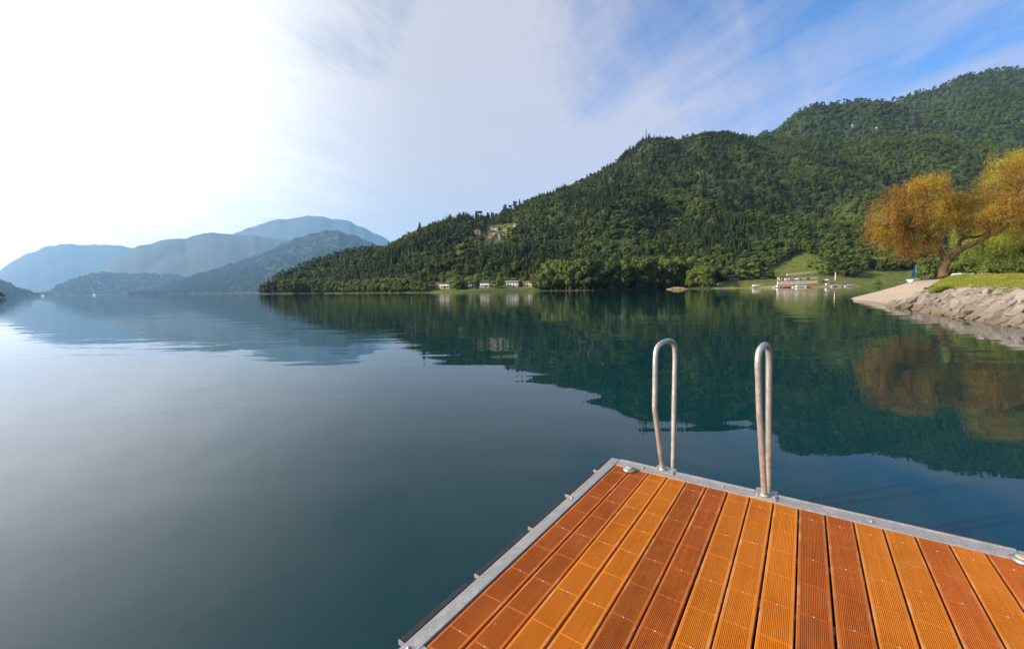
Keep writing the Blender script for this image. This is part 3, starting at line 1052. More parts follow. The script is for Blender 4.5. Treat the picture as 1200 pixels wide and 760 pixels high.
a.t.links.new(bn.outputs[0], p.inputs['Normal'])
M_shingle = a.out(p.outputs[0])
a = N('lawn')
pos = a.n('ShaderNodeNewGeometry').outputs['Position']
n_ = a.noise(0.35, pos, 6, 0.6); n2_ = a.noise(5, pos, 6, 0.75)
c = a.mix(a.mrange(n_, 0.35, 0.65), (0.16, 0.18, 0.008), (0.28, 0.27, 0.012))
c = a.mix(a.mrange(n2_, 0.45, 0.75, 0, 0.7), c, (0.11, 0.14, 0.010))
c = a.mix(a.mrange(a.noise(1.1, pos, 6, 0.7), 0.60, 0.70, 0, 0.6), c, (0.30, 0.24, 0.10))
p = a.n('ShaderNodeBsdfPrincipled', Base_Color=c, Roughness=0.9)
bn = a.n('ShaderNodeBump', Height=n2_, Strength=0.8, Distance=0.10)
a.t.links.new(bn.outputs[0], p.inputs['Normal'])
M_lawn = a.out(p.outputs[0])


def rock_mat(name, c1, c2, c3):
    a = N(name)
    oc = a.coord('Object')
    pos = a.n('ShaderNodeNewGeometry').outputs['Position']
    inf = a.n('ShaderNodeObjectInfo').outputs['Random']
    n_ = a.noise(1.6, pos, 8, 0.7); n2_ = a.noise(9, pos, 6, 0.75)
    c = a.mix(a.mrange(n_, 0.35, 0.65), c1, c2)
    c = a.mix(a.math('MULTIPLY', inf, 0.7), c, c3)
    c = a.mix(a.mrange(n2_, 0.5, 0.72, 0, 0.6), c, (0.10, 0.075, 0.055))
    z = a.n('ShaderNodeSeparateXYZ', i0=pos).outputs[2]
    wet = a.mrange(a.math('ADD', z, a.math('MULTIPLY', n_, 0.5)), 0.30, 0.95, 1, 0)
    c = a.mix(a.math('MULTIPLY', wet, 0.75), c, (0.12, 0.085, 0.05))
    p = a.n('ShaderNodeBsdfPrincipled', Base_Color=c, Roughness=0.85)
    bn = a.n('ShaderNodeBump', Height=n2_, Strength=0.7, Distance=0.06)
    a.t.links.new(bn.outputs[0], p.inputs['Normal'])
    return a.out(p.outputs[0])


M_rock = rock_mat('embankment rock', (0.11, 0.085, 0.062), (0.19, 0.155, 0.12), (0.33, 0.31, 0.285))
Va = np.array([tuple(q) for q in V])


def sub_mesh(name, sel):
    f = Fq[sel]
    used, invx = np.unique(f, return_inverse=True)
    return npmesh(name, Va[used], invx.reshape(-1, 4), True)


tag(link('beach', sub_mesh('beach', cls == 0), M_shingle), label='pale shingle beach spit running down to the lake', kind='structure')
M_dirt = simple('dark earth', (0.035, 0.028, 0.02), 0.95, var=0.4, scale=2)
tag(link('embankment_ground', sub_mesh('embankment_ground', cls == 1), M_dirt), label='stony bank under the embankment rocks', kind='structure')
tag(link('lawn_ground', sub_mesh('lawn_ground', cls == 2), M_lawn), label='sunlit grassy lawn above the rocks', kind='structure')

# rocks


def rock_mesh(seed):
    random.seed(seed)
    bm = bmesh.new()
    bmesh.ops.create_cube(bm, size=1)
    bmesh.ops.bevel(bm, geom=list(bm.edges), offset=0.09, segments=1, affect='EDGES')
    bmesh.ops.subdivide_edges(bm, edges=bm.edges, cuts=2, use_grid_fill=True)
    sk = random.uniform(-0.25, 0.25)
    tp = random.uniform(0.15, 0.4)
    off = random.uniform(0, 50)
    for v in bm.verts:
        v.co.y += sk * v.co.x
        v.co.z *= 1 - tp * v.co.x
        n_ = noise.fractal(v.co * 1.7 + Vector((off, 0, 0)), 1.0, 2.0, 4)
        v.co += v.co.normalized() * n_ * 0.24
        v.co += Vector((noise.noise(v.co * 4 + Vector((off, 5, 0))), noise.noise(v.co * 4 + Vector((3, off, 0))), noise.noise(v.co * 4))) * 0.05
    bmesh.ops.triangulate(bm, faces=bm.faces)
    for f in bm.faces: f.smooth = False
    me = bpy.data.meshes.new('rock')
    bm.to_mesh(me); bm.free()
    me.materials.append(M_rock)
    return me


RK = [rock_mesh(100 + i) for i in range(9)]
random.seed(21)
cnt = 0
GR = 'rocks of the embankment'
lab = {'top': 'light grey rock slab along the top of the stone embankment',
       'mid': 'tilted grey rock slab in the middle of the stone embankment',
       'low': 'damp brownish rock slab at the waterline of the stone embankment',
       'lawn': 'pale flat stone half sunk in the lawn edge'}
u = 1.35
while u < 8.4 and cnt < 285:
    # spacing along the shore in metres
    Lu = (surf(min(u + 0.02, 9.9), 1.5) - surf(u, 1.5)).length / 0.02
    step = 0.66
    for v in (1.02, 1.18, 1.34, 1.50, 1.64, 1.78, 1.91):
        if u < ub(v) + 0.03: continue
        if random.random() < 0.06: continue
        uu, vv = u + random.uniform(-0.4, 0.4) * step / Lu, v + random.uniform(-0.05, 0.05)
        q = surf(uu, vv)
        o = link('rock', RK[random.randrange(9)])
        L = random.uniform(0.5, 1.12)
        o.scale = (L, L * random.uniform(0.34, 0.50), random.uniform(0.20, 0.36))
        ang = math.atan2(0.50, 0.86) + random.uniform(-0.35, 0.35)
        o.rotation_euler = (random.uniform(-0.3, 0.3), -0.50 + random.uniform(-0.25, 0.2), ang - 0.35)
        o.location = q + Vector((0, 0, 0.04 + random.uniform(-0.05, 0.10)))
        k = 'low' if v < 1.15 else ('top' if v > 1.9 else 'mid')
        tag(o, label=lab[k], cat='rock', group=GR + {'low': ' at the waterline', 'top': ' along its top', 'mid': ' in its middle'}[k])
        cnt += 1
    u += step / Lu * 1.12
for k in range(26):
    uu, vv = random.uniform(5.0, 8.2), random.uniform(2.06, 2.42)
    o = link('rock', RK[random.randrange(9)])
    L = random.uniform(0.25, 0.6)
    o.scale = (L, L * 0.6, L * 0.25)
    o.rotation_euler = (0, random.uniform(-.15, .15), random.uniform(0, 3))
    o.location = surf(uu, vv) + Vector((0, 0, 0.04))
    tag(o, label=lab['lawn'], cat='rock', group='stones along the lawn edge')
print('ROCKS', cnt)


# grass tufts
def grass_obj(name, pts, label, mat, h0=0.12, h1=0.3, w_=0.02, per=14, spread=0.12):
    V, Fq = [], []
    for q in pts:
        for k in range(per):
            an = random.uniform(0, 6.28); rr = random.uniform(0, spread)
            b = q + Vector((math.cos(an) * rr, math.sin(an) * rr, -0.02))
            hh = random.uniform(h0, h1)
            ln = Vector((random.uniform(-.4, .4), random.uniform(-.4, .4), 1)) * hh
            sx = Vector((math.cos(an + 1.5), math.sin(an + 1.5), 0)) * w_
            n = len(V)
            V += [b - sx, b + sx, b + ln * 0.6 + sx * 0.6, b + ln]
            Fq.append((n, n + 1, n + 2, n + 3))
    return tag(link(name, npmesh(name, V, Fq), mat), label=label, kind='stuff')


M_tuft = leaf_mat('grass blades', [(0, (0.12, 0.16, 0.014)), (0.6, (0.20, 0.22, 0.02)), (1, (0.34, 0.28, 0.07))], 0.3)
pts = [surf(random.uniform(3.05, 8.4), 2.0 + abs(random.gauss(0, 0.10))) for _ in range(700)]
pts += [surf(random.uniform(3.0, 8.4), random.uniform(2.0, 3.9)) for _ in range(1800)]
grass_obj('grass', pts, 'short sunlit grass on the lawn', M_tuft, 0.04, 0.16, 0.022)
# weeds tuft among the rocks


def bush(name, label, loc, rx, ry, rz, n, mat, leaf=0.05, group=None, cat='bush', stems=True):
    global rng
    o = empty(name, loc, 0, label=label, cat=cat, group=group)
    nl = 9
    C, Nn = [], []
    for k in range(nl):
        c = rng.uniform(-0.55, 0.55, 3); c[2] = rng.uniform(0.25, 0.8)
        d = rng.normal(0, 1, (n // nl, 3)); d /= np.linalg.norm(d, axis=1)[:, None]
        d[:, 2] = np.abs(d[:, 2]) * 0.9 - 0.1
        C.append(c + d * rng.uniform(0.30, 0.48) * rng.uniform(0.7, 1.1, (n // nl, 1))); Nn.append(d)
    C = np.concatenate(C) * np.array([rx, ry, rz]); Nn = np.concatenate(Nn)
    V, Fq = leaves(C, Nn, leaf, 0.5)
    link('foliage', npmesh('foliage', V, Fq), mat, o)
    s = MB()
    for k in range(5):
        an = k * 1.3
        s.tube([(0, 0, -0.1), (math.cos(an) * rx * 0.3, math.sin(an) * ry * 0.3, rz * 0.55)], [0.02 * rz + 0.01, 0.006 * rz], 5)
    s.build('stem', M_bark, o)
    return o


bush('weed_clump', 'bright green weeds growing among the embankment rocks', surf(3.9, 1.75) + Vector((0, 0, 0.15)), 1.25, 0.7, 0.5, 2600, M_tuft, 0.05, cat='plant')
bush('weed_clump', 'small brown green plant at the waterline of the rocks', surf(5.15, 1.03), 0.4, 0.3, 0.32, 500, M_broad, 0.04, cat='plant')

# ------------------------------------------------------------------ willows
def willow(name, label, base, limbs, tips, mat, trunk_r, nstr, seed, lean=0, leaf=0.075):
    global rng
    rng = np.random.default_rng(seed)
    random.seed(seed)
    o = empty(name, base, 0, label=label, cat='tree')
    tm = MB()
    ends = []
    for pts, rads in limbs:
        path = smooth_path([Vector(p_) for p_ in pts], 5)
        rr = list(np.interp(np.linspace(0, 1, len(path)), np.linspace(0, 1, len(rads)), rads))
        path = [p_ + Vector((noise.noise(p_ * 0.9), noise.noise(p_ * 0.9 + Vector((9, 0, 0))), 0)) * 0.22 if i > 2 else p_ for i, p_ in enumerate(path)]
        tm.tube(path, rr, 12)
        ends += path[len(path) // 2:]
    # secondary branches out to the crown lobes
    for (c, r_) in tips:
        c = Vector(c)
        src = min(ends, key=lambda e: (e - c).length + (0.4 * max(0, e.z - c.z)))
        for k in range(5):
            tgt = c + Vector((random.uniform(-1, 1), random.uniform(-1, 1), random.uniform(-0.3, 0.9))) * r_ * 0.75
            midp = src.lerp(tgt, 0.5) + Vector((random.uniform(-.3, .3), random.uniform(-.3, .3), random.uniform(0.0, .5)))
            tm.tube(smooth_path([src, midp, tgt], 4), list(np.linspace(0.08, 0.015, 9)), 6)
    tr = tm.build('trunk', M_barkw, o)
    C, Nn, tint = [], [], []
    tot = sum(r_ ** 2 for _, r_ in tips)
    tw = MB()
    for (c, r_) in tips:
        c = np.array(c)
        ns_ = int(nstr * r_ * r_ / tot)
        nbr = max(4, int(7 * r_))
        # each lobe is a handful of arching boughs carrying hanging twigs
        boughs = []
        for q in range(nbr):
            bd = rng.normal(0, 1, 3); bd[2] = abs(bd[2]) * 0.8 - 0.15; bd /= np.linalg.norm(bd)
            boughs.append((bd, r_ * rng.uniform(0.55, 1.5), rng.uniform(-0.25, 0.25)))
        for k in range(ns_):
            bd, bl, bt = boughs[rng.integers(nbr)]
            dd = bd + rng.normal(0, 0.24, 3); dd /= np.linalg.norm(dd)
            s0 = c + dd * bl * rng.uniform(0.25, 1.0) ** 0.6 * np.array([1, 1, 0.85])
            out_ = dd * np.array([1, 1, 0])
            low_ = dd[2] < 0.35
            Ls = rng.uniform(0.3, 0.9) + (rng.uniform(0.2, 1.9) if low_ else 0)
            if s0[2] - Ls < 2.0: Ls = max(0.3, s0[2] - rng.uniform(1.4, 3.2))
            nn = int(Ls / 0.095)
            t = np.linspace(0, 1, max(nn, 3))
            sway = rng.normal(0, 0.16, 2)
            P = s0 + np.outer(t, out_) * min(Ls, 1.0) * 0.45
            P[:, 2] += (0.75 * max(dd[2], 0) * t * Ls) - (t ** 1.6) * Ls * (1.0 if low_ else 0.25)
            P[:, 0] += sway[0] * t; P[:, 1] += sway[1] * t
            P += rng.normal(0, 0.07, P.shape)
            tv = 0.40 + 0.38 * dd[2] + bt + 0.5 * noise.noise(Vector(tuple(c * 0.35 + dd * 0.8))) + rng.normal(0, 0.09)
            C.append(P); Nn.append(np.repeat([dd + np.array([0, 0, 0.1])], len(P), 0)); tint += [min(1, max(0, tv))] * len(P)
    C, Nn = np.concatenate(C), np.concatenate(Nn)
    n = len(C)
    # slim leaves that hang down
    nn = Nn + rng.normal(0, 0.6, (n, 3)); nn /= np.linalg.norm(nn, axis=1)[:, None]
    dn_ = np.array([0, 0, -0.8]) + rng.normal(0, 0.55, (n, 3))
    u_ = np.cross(nn, dn_); u_ /= np.linalg.norm(u_, axis=1)[:, None]
    s = (leaf * rng.uniform(0.6, 1.4, n))[:, None]
    V = np.stack([C, C + dn_ * s * 0.7 - u_ * s * 0.26, C + dn_ * s * 1.7, C + dn_ * s * 0.7 + u_ * s * 0.26], 1).reshape(-1, 3)
    me = npmesh('crown', V, np.arange(4 * n).reshape(n, 4))
    A = me.attributes.new('tint', 'FLOAT', 'POINT')
    A.data.foreach_set('value', np.repeat(np.array(tint), 4).astype(np.float32))
    link('crown', me, mat, o)
    print('WILLOW leaves', n)
    return o


WD = 46.5
wb = at(1104.5, 322, WD); wb.z -= 0.25


def wl(px, py, dd=0.0):
    q = at(px, py, WD + dd) - wb
    return (q.x, q.y, q.z)


limbs = [([wl(1105, 324), wl(1106, 315), wl(1109, 306), wl(1107, 300)], [0.46, 0.38, 0.35, 0.31]),
         ([wl(1108, 306), wl(1102, 292, .3), wl(1092, 276, .6), wl(1083, 258, .9), wl(1080, 235, 1)], [0.30, 0.23, 0.18, 0.13, 0.06]),
         ([wl(1109, 308), wl(1121, 295), wl(1134, 288, -.5), wl(1150, 280, -1), wl(1170, 272, -1), wl(1185, 254, -1), wl(1196, 235, -1), wl(1204, 215, -1)], [0.34, 0.29, 0.25, 0.21, 0.18, 0.15, 0.11, 0.05]),
         ([wl(1120, 296), wl(1126, 284, 1), wl(1128, 277, 1.5), wl(1119, 262, 2), wl(1113, 244, 2.3)], [0.22, 0.18, 0.15, 0.10, 0.05]),
         ([wl(1128, 278, 1.5), wl(1150, 276, 2), wl(1168, 262, 2.3), wl(1180, 240, 2.5)], [0.17, 0.15, 0.11, 0.05]),
         ([wl(1092, 276, .6), wl(1074, 268, 0), wl(1055, 266, -.5), wl(1040, 262, -1)], [0.17, 0.13, 0.09, 0.04])]
tips = [(wl(1036, 258, 0), 1.5), (wl(1046, 240, .5), 1.7), (wl(1060, 226, 0), 1.8), (wl(1078, 222, 1), 1.9), (wl(1095, 218, 0), 1.8), (wl(1058, 250, -1), 1.9),
        (wl(1080, 244, -1), 1.9), (wl(1102, 240, 1), 1.7), (wl(1045, 266, 1.5), 1.6), (wl(1068, 266, 1.5), 1.7), (wl(1118, 236, 2), 1.4), (wl(1130, 252, 2.5), 1.3), (wl(1090, 208, 1.5), 1.2),
        (wl(1072, 285, 0), 1.5), (wl(1052, 278, 0), 1.4), (wl(1090, 278, 2), 1.2), (wl(1060, 292, 0.5), 1.2), (wl(1083, 289, 1), 1.1), (wl(1042, 288, 0.5), 1.0), (wl(1030, 268, 1), 1.1),
        (wl(1150, 236, 0), 1.5), (wl(1166, 220, 0), 1.8), (wl(1182, 204, 0), 2.0), (wl(1200, 196, 1), 2.3), (wl(1216, 210, 0), 2.4), (wl(1190, 232, -1), 1.9), (wl(1212, 238, 0), 2.1),
        (wl(1164, 248, 1.5), 1.4), (wl(1150, 258, -1.3), 1.2), (wl(1172, 246, -1.6), 1.4), (wl(1112, 256, -0.5), 1.2), (wl(1128, 240, 0), 1.1), (wl(1226, 225, 1), 2.2), (wl(1204, 262, 0), 1.5), (wl(1140, 262, 2), 1.1)]
willow('willow_tree', 'large golden orange weeping willow leaning over the lawn', wb, limbs, tips, M_willow, 0.6, 10500, 3)
gb = G(1206, 62, 1.9)


def gl(px, py, dd=0.0):
    q = at(px, py, 62 + dd) - gb
    return (q.x, q.y, q.z)


gt = [(gl(1140, 268), 1.7), (gl(1156, 262, 1), 1.9), (gl(1172, 250), 2.2), (gl(1190, 240, 1), 2.4), (gl(1150, 278), 1.6), (gl(1168, 280, -1), 1.8), (gl(1186, 278), 2.0), (gl(1204, 270, -1), 2.2), (gl(1136, 286), 1.3),
      (gl(1196, 200, 1), 2.6), (gl(1208, 184, 1), 2.6), (gl(1226, 190), 3.0), (gl(1230, 220), 3.0), (gl(1244, 250), 3.0), (gl(1224, 268), 2.4), (gl(1160, 292), 1.3), (gl(1182, 294), 1.4), (gl(1204, 294), 1.6)]
willow('willow_tree', 'light green weeping willow behind the golden one', gb,
       [([(0, 0, -0.3), (0, 0, 2), (-0.5, 0, 4)], [0.6, 0.5, 0.4]), ([(-0.5, 0, 3.6), (-2, 0, 6.5), (-4, 0.5, 9)], [0.35, 0.25, 0.1]), ([(-0.2, 0, 3.6), (1.2, 0, 7.5), (1.2, 0.5, 13)], [0.35, 0.25, 0.08])],
       gt, M_willow2, 0.6, 9000, 9, leaf=0.10)
rng = np.random.default_rng(77)
random.seed(5)

# shrubs and trees beyond the lawn
for k, (px, D, h_, w_) in enumerate([(1084, 76, 3.6, 1.5), (1092, 80, 4.4, 1.8), (1100, 84, 3.4, 1.6), (1122, 84, 4.6, 2.4), (1136, 88, 5.0, 2.6), (1150, 86, 4.2, 2.4), (1164, 90, 5.2, 2.8), (1180, 88, 4.4, 2.6), (1196, 90, 5.4, 3.0), (1214, 86, 5, 3.0)]):
    bush('hedge_bush', 'dark green bush behind the lawn beside the willow trunk' if k < 3 else 'dark bush in the row behind the parked cars',
         G(px, D, 1.85), w_, w_, h_, 1500, M_broad, 0.16, group='bushes behind the willow trunk' if k < 3 else 'bushes behind the parked cars')

# ------------------------------------------------------------------ cars, sailing dinghy
M_tyre = simple('tyre', (0.02, 0.02, 0.02), 0.8)
M_glass = simple('dark window glass', (0.03, 0.045, 0.06), 0.08, var=0.1)


def car(px, D, colr, label, rz):
    mt = simple('car paint', colr, 0.3, var=0.03)
    o = empty('parked_car', G(px, D, 1.87), rz, label=label, cat='car', group='cars parked behind the lawn')
    MB().prism([(-2.1, 0.3), (2.1, 0.3), (2.15, 0.75), (1.2, 0.92), (-1.9, 0.95), (-2.15, 0.8)], -0.85, 0.85).build('body', mt, o, bevel=0.05)
    MB().prism([(-1.85, 0.93), (1.1, 0.91), (0.45, 1.42), (-1.2, 1.45)], -0.72, 0.72).build('cabin', mt, o, bevel=0.04)
    for y in (-0.735, 0.725):
        MB().prism([(-1.5, 0.98), (0.78, 0.97), (0.33, 1.34), (-1.1, 1.36)], y, y + 0.01).build('window', M_glass, o)
    for x in (-1.35, 1.35):
        for y in (-0.86, 0.68):
            wm = MB(); wm.lathe([(0.2, 0), (0.32, 0.02), (0.32, 0.16), (0.2, 0.18)], n=18)
            ob = wm.build('wheel', M_tyre, o, loc=(x, y + 0.18, 0.32)); ob.rotation_euler = (R(90), 0, 0)


car(1128, 72, (0.62, 0.66, 0.72), 'pale silver car parked behind the lawn nearest the willow trunk', 0.1)
car(1141, 73, (0.35, 0.42, 0.55), 'blue grey car parked between two pale cars', 0.15)
car(1153, 74, (0.72, 0.74, 0.76), 'white car parked rightmost behind the lawn', 0.05)

dg = empty('sailing_dinghy', G(1071.5, 78, 2.0), R(20), label='small sailing dinghy with a bright blue sail ashore behind the beach', cat='boat')
M_whitep = simple('white boat paint', (0.72, 0.72, 0.70), 0.35, var=0.06)
M_blues = simple('blue sailcloth', (0.03, 0.30, 0.62), 0.6, var=0.1)


def hull_mesh(L, B, H, n=14, lift=0.25):
    V = []
    m = 7
    for i in range(n):
        t = i / (n - 1)
        wdt = B / 2 * (math.sin(min(1, (1 - t) * 1.6 + 0.02) * math.pi / 2)) ** 0.8 * (0.82 + 0.18 * math.sin(t * 3.0))
        sh = H * (1 + lift * t * t)
        for k in range(m):
            s_ = k / (m - 1) * 2 - 1
            x = L * (t - 0.5)
            V.append((x + 0.12 * L * t * (abs(s_)) ** 0.5 * (t > 0.8), wdt * math.copysign(abs(s_) ** 0.6, s_), sh * (abs(s_) ** 2.2)))
    idx = np.arange(n * m).reshape(n, m)
    Fq = np.stack([idx[:-1, :-1], idx[1:, :-1], idx[1:, 1:], idx[:-1, 1:]], -1).reshape(-1, 4)
    me = npmesh('hull', V, Fq, True)
    bm = bmesh.new(); bm.from_mesh(me); bm.verts.ensure_lookup_table()
    bm.faces.new([bm.verts[i] for i in idx[0]])
    # deck slightly below the gunwale
    for i in range(n - 1):
        bm.faces.new([bm.verts[j] for j in (idx[i, 0], idx[i, -1], idx[i + 1, -1], idx[i + 1, 0])])
    bmesh.ops.recalc_face_normals(bm, faces=bm.faces)
    bm.to_mesh(me); bm.free()
    return me


link('hull', hull_mesh(2.9, 1.2, 0.45), M_whitep, dg)
MB().tube([(0.3, 0, 0.4), (0.3, 0, 3.15)], [0.035, 0.02], 8).build('mast', M_alu, dg)
MB().tube([(0.3, 0, 0.75), (-1.1, 0.1, 0.7)], 0.02, 6).build('boom', M_alu, dg)
sv, sf = [], []
for i in range(9):
    for j in range(9):
        a_, b_ = i / 8, j / 8
        x = 0.26 - (1.3 * (1 - b_) ** 0.8) * a_
        sv.append((x, 0.16 * math.sin(a_ * 3.1) * (1 - b_) + 0.08 * a_, 0.8 + 2.3 * b_ + 0.15 * a_ * b_))
idx = np.arange(81).reshape(9, 9)
sme = npmesh('sail', sv, np.stack([idx[:-1, :-1], idx[1:, :-1], idx[1:, 1:], idx[:-1, 1:]], -1).reshape(-1, 4), True)
link('sail', sme, M_blues, dg)

# ------------------------------------------------------------------ houses
M_wallw = simple('white render', (0.70, 0.68, 0.64), 0.85, var=0.08, scale=0.5)
M_wallc = simple('peach render', (0.62, 0.42, 0.28), 0.85, var=0.1, scale=0.5)
M_wallg = simple('grey render', (0.36, 0.36, 0.36), 0.85, var=0.1, scale=0.5)
M_roofo = simple('clay roof', (0.36, 0.15, 0.08), 0.85, var=0.25, scale=2)
M_roofd = simple('slate roof', (0.07, 0.06, 0.06), 0.8, var=0.3, scale=2)
M_dark = simple('dark opening', (0.03, 0.03, 0.035), 0.5)
M_wood = simple('brown timber', (0.14, 0.08, 0.045), 0.8, var=0.3)
M_stone = simple('pale stone wall', (0.78, 0.62, 0.48), 0.9, var=0.25, scale=0.6, bump=0.6, bscale=1.5)
M_green = simple('green fabric', (0.02, 0.30, 0.20), 0.6)
M_redp = simple('red paint', (0.45, 0.03, 0.02), 0.4)


def house(name, label, p0, w_, dp, hh, wall, roof, floors=2, nwin=4, flat=False, balcony=False, rz=None, rh=1.3, group=None, cat='house', porch=False):
    """front faces the lake (-y local)"""
    if rz is None: rz = -0.22
    o = empty(name, p0, rz, label=label, cat=cat, group=group)
    MB().box(-w_ / 2, w_ / 2, 0, dp, -0.9, hh).build('wall', wall, o)
    if flat:
        MB().box(-w_ / 2 - 0.5, w_ / 2 + 0.5, -0.9, dp + 0.4, hh + 0.003, hh + 0.35).build('roof', roof, o)
    else:
        MB().prism([(-w_ / 2 - 0.5, hh + 0.003), (w_ / 2 + 0.5, hh + 0.003), (w_ / 2 + 0.5, hh + 0.15), (0, hh + rh), (-w_ / 2 - 0.5, hh + 0.15)], -0.6, dp + 0.5).build('roof', roof, o)
    fh = hh / floors
    for f in range(floors):
        for k in range(nwin):
            cx_ = -w_ / 2 + w_ * (k + 0.5) / nwin
            ww = min(1.3, w_ / nwin * 0.55)
            z0 = f * fh + fh * 0.28
            isdoor = (f == 0 and k == nwin // 2)
            if isdoor: z0 = 0.05
            fr = MB().box(cx_ - ww / 2 - 0.08, cx_ + ww / 2 + 0.08, -0.05, -0.003, z0 - 0.06, f * fh + fh * 0.82 + 0.06).build('door' if isdoor else 'window', wall if not isdoor else M_wood, o)
            MB().box(cx_ - ww / 2, cx_ + ww / 2, -0.08, -0.053, z0, f * fh + fh * 0.82).build('pane', M_dark, fr)
    if balcony:
        MB().box(-w_ / 2, w_ / 2, -1.5, -0.09, fh - 0.12, fh + 0.06).build('balcony', wall, o)
        r_ = MB()
        r_.box(-w_ / 2, w_ / 2, -1.5, -1.42, fh + 0.062, fh + 0.9)
        r_.build('balustrade', wall, o)
        for sx in (-1, 1):
            MB().box(sx * w_ / 2 - 0.12 * (sx > 0) - 0.0, sx * w_ / 2 + 0.12 * (sx < 0), -1.48, -1.36, -2.0, fh - 0.125).build('post', wall, o)
    return o


def shore(px, t=0.012):
    tx = ray(px, 336).x / ray(px, 336).y
    return Vector(main.pt(tx, t))


def HS(px, D):
    """ground point at a depth on the main hill"""
    tx = ray(px, 334).x / ray(px, 334).y
    ds, dr = main.Ds(tx), main.Dr(tx)
    return Vector(main.pt(tx, (D - ds) / (dr - ds)))


def house_px(name, label, px0, px1, pyb, pyt, D, *a_, **k_):
    c = (px0 + px1) / 2
    q = main.find(c, pyb); D = q.y
    w_ = (px1 - px0) / F * D * 1.0
    hh = (pyb - pyt) / F * D
    return house(name, label, (q.x, q.y, q.z), w_, 7.0, hh, *a_, **k_)


house_px('lake_house', 'white house with long terrace, leftmost on the far shore', 502, 514, 337.6, 331.2, 303, M_wallw, M_roofo, 2, 4, flat=True, balcony=True)
house_px('lake_house', 'white flat roofed house second from left on the far shore', 515.5, 526.5, 338.2, 331.6, 301, M_wallw, M_roofd, 2, 3, flat=True, balcony=True)
house_px('lake_house', 'small grey house half hidden by trees on the far shore', 549, 556, 336.8, 332, 298, M_wallg, M_roofd, 2, 2)
house_px('lake_house', 'white gabled house with dark ground floor in the middle of the far shore', 563, 573.5, 336.5, 331.2, 296, M_wallw, M_roofd, 2, 4, balcony=True)
house_px('lake_house', 'square white two storey house with rows of dark windows on the far shore', 593.5, 607, 336.4, 329.8, 296, M_wallw, M_wallw, 2, 4, flat=True)
house_px('lake_house', 'white house with orange gabled roof, rightmost of the shore houses', 613.5, 623, 335.8, 330.6, 296, M_wallw, M_roofo, 2, 3, rh=1.0)
# village up the slope
vil = [(541, 548, 270, 265.5, M_wallc, M_roofo, 'peach house high on the wooded slope, leftmost'),
       (556, 562.5, 274.5, 270.5, M_wallc, M_roofo, 'orange roofed house high on the slope beside a tall tree'),
       (574.5, 583.5, 271, 266.5, M_wallg, M_roofd, 'long grey house with a row of windows high on the slope'),
       (576.5, 582, 277.5, 273.8, M_wallw, M_roofo, 'bright white cottage below the long grey house'),
       (583.5, 590, 277.5, 273, M_wallg, M_roofd, 'dark roofed grey cottage right of the bright white one'),
       (589.5, 594.5, 270.5, 267, M_wallc, M_roofd, 'beige cottage right of the long grey house'),
       (601.5, 606, 265.8, 262.5, M_wallw, M_roofd, 'small white gabled house, highest and rightmost on the slope'),
       (572, 577, 279, 276.5, M_wallc, M_roofo, 'low peach outbuilding at the bottom of the hillside clearing')]
for x0, x1, yb, yt, wm_, rm_, lb in vil:
    q = main.find((x0 + x1) / 2, yb)
    house('hillside_house', lb, (q.x, q.y, q.z + 0.2), (x1 - x0) / F * q.y, 6, (yb - yt) / F * q.y, wm_, rm_, 2 if yb - yt > 4 else 1, 3, rh=1.6)
# stone garden wall in the clearing
q0, q1 = main.find(561, 280.5), main.find(577, 281.5)


def wall_between(name, label, a_, b_, hh, th, mat, base=1.5):
    a_, b_ = Vector(a_), Vector(b_)
    L = (b_ - a_).xy.length
    an = math.atan2(b_.y - a_.y, b_.x - a_.x)
    o = empty(name, a_, an, label=label, cat='wall')
    dz = b_.z - a_.z
    m = MB(); m.prism([(0, -base), (L, dz - base), (L, dz + hh), (0, hh)], -th / 2, th / 2)
    m.build('wall', mat, o)
    m = MB(); m.prism([(-0.05, hh + 0.003), (L + 0.05, dz + hh + 0.003), (L + 0.05, dz + hh + 0.13), (-0.05, hh + 0.13)], -th / 2 - 0.08, th / 2 + 0.08)
    m.build('coping', mat, o)
    return o


wall_between('garden_wall', 'low pink stone wall in the hillside clearing', q0, q1, 0.7, 0.5, M_stone)

# trees and shrubs round the shore houses
random.seed(12)
for px, D, h_, kd in ((507, 309, 6, 'broad'), (532, 300, 8, 'bright'), (537, 298, 8.5, 'broad'), (543, 301, 8, 'conifer'), (559, 304, 6, 'broad'), (579, 298, 6, 'bright'), (583, 296, 7.5, 'bright'),
                      (588, 302, 5, 'broad'), (610, 304, 5, 'bright'), (627, 292, 7, 'broad'), (632, 290, 8, 'bright'), (498, 304, 8, 'bright'), (493, 306, 10, 'bright'), (545, 306, 7, 'broad'), (552, 310, 7, 'bright')):
    tree(kd, random.randrange(5), HS(px, D) - Vector((0, 0, 0.3)), h_, random.uniform(0, 6), 'small tree standing between the white shore houses', 'small trees between the shore houses', 1.15)
for px, py, h_, kd in ((552, 270, 14, 'broad'), (566, 268, 12, 'broad'), (570, 276, 7, 'conifer'), (596, 274, 8, 'broad'), (566, 283, 8, 'broad'), (588, 262, 11, 'conifer'), (597, 262, 10, 'conifer'), (553, 287, 9, 'bright'), (559, 291, 9, 'bright'), (575, 290, 7, 'bright'), (590, 283, 7, 'broad')):
    tree(kd, random.randrange(5), main.find(px, py) - Vector((0, 0, 0.3)), h_, random.uniform(0, 6), 'tree standing among the houses of the hillside clearing', 'trees in the hillside clearing', 1.1)
for k in range(34):
    px, py = random.uniform(498, 628), random.uniform(327, 335)
    tree(random.choice(('broad', 'broad', 'bright', 'conifer')), random.randrange(5), main.find(px, py) - Vector((0, 0, 0.3)), random.uniform(3.5, 8), random.uniform(0, 6), 'small tree on the green bank behind the white shore houses', 'small trees on the bank behind the shore houses', 1.0)
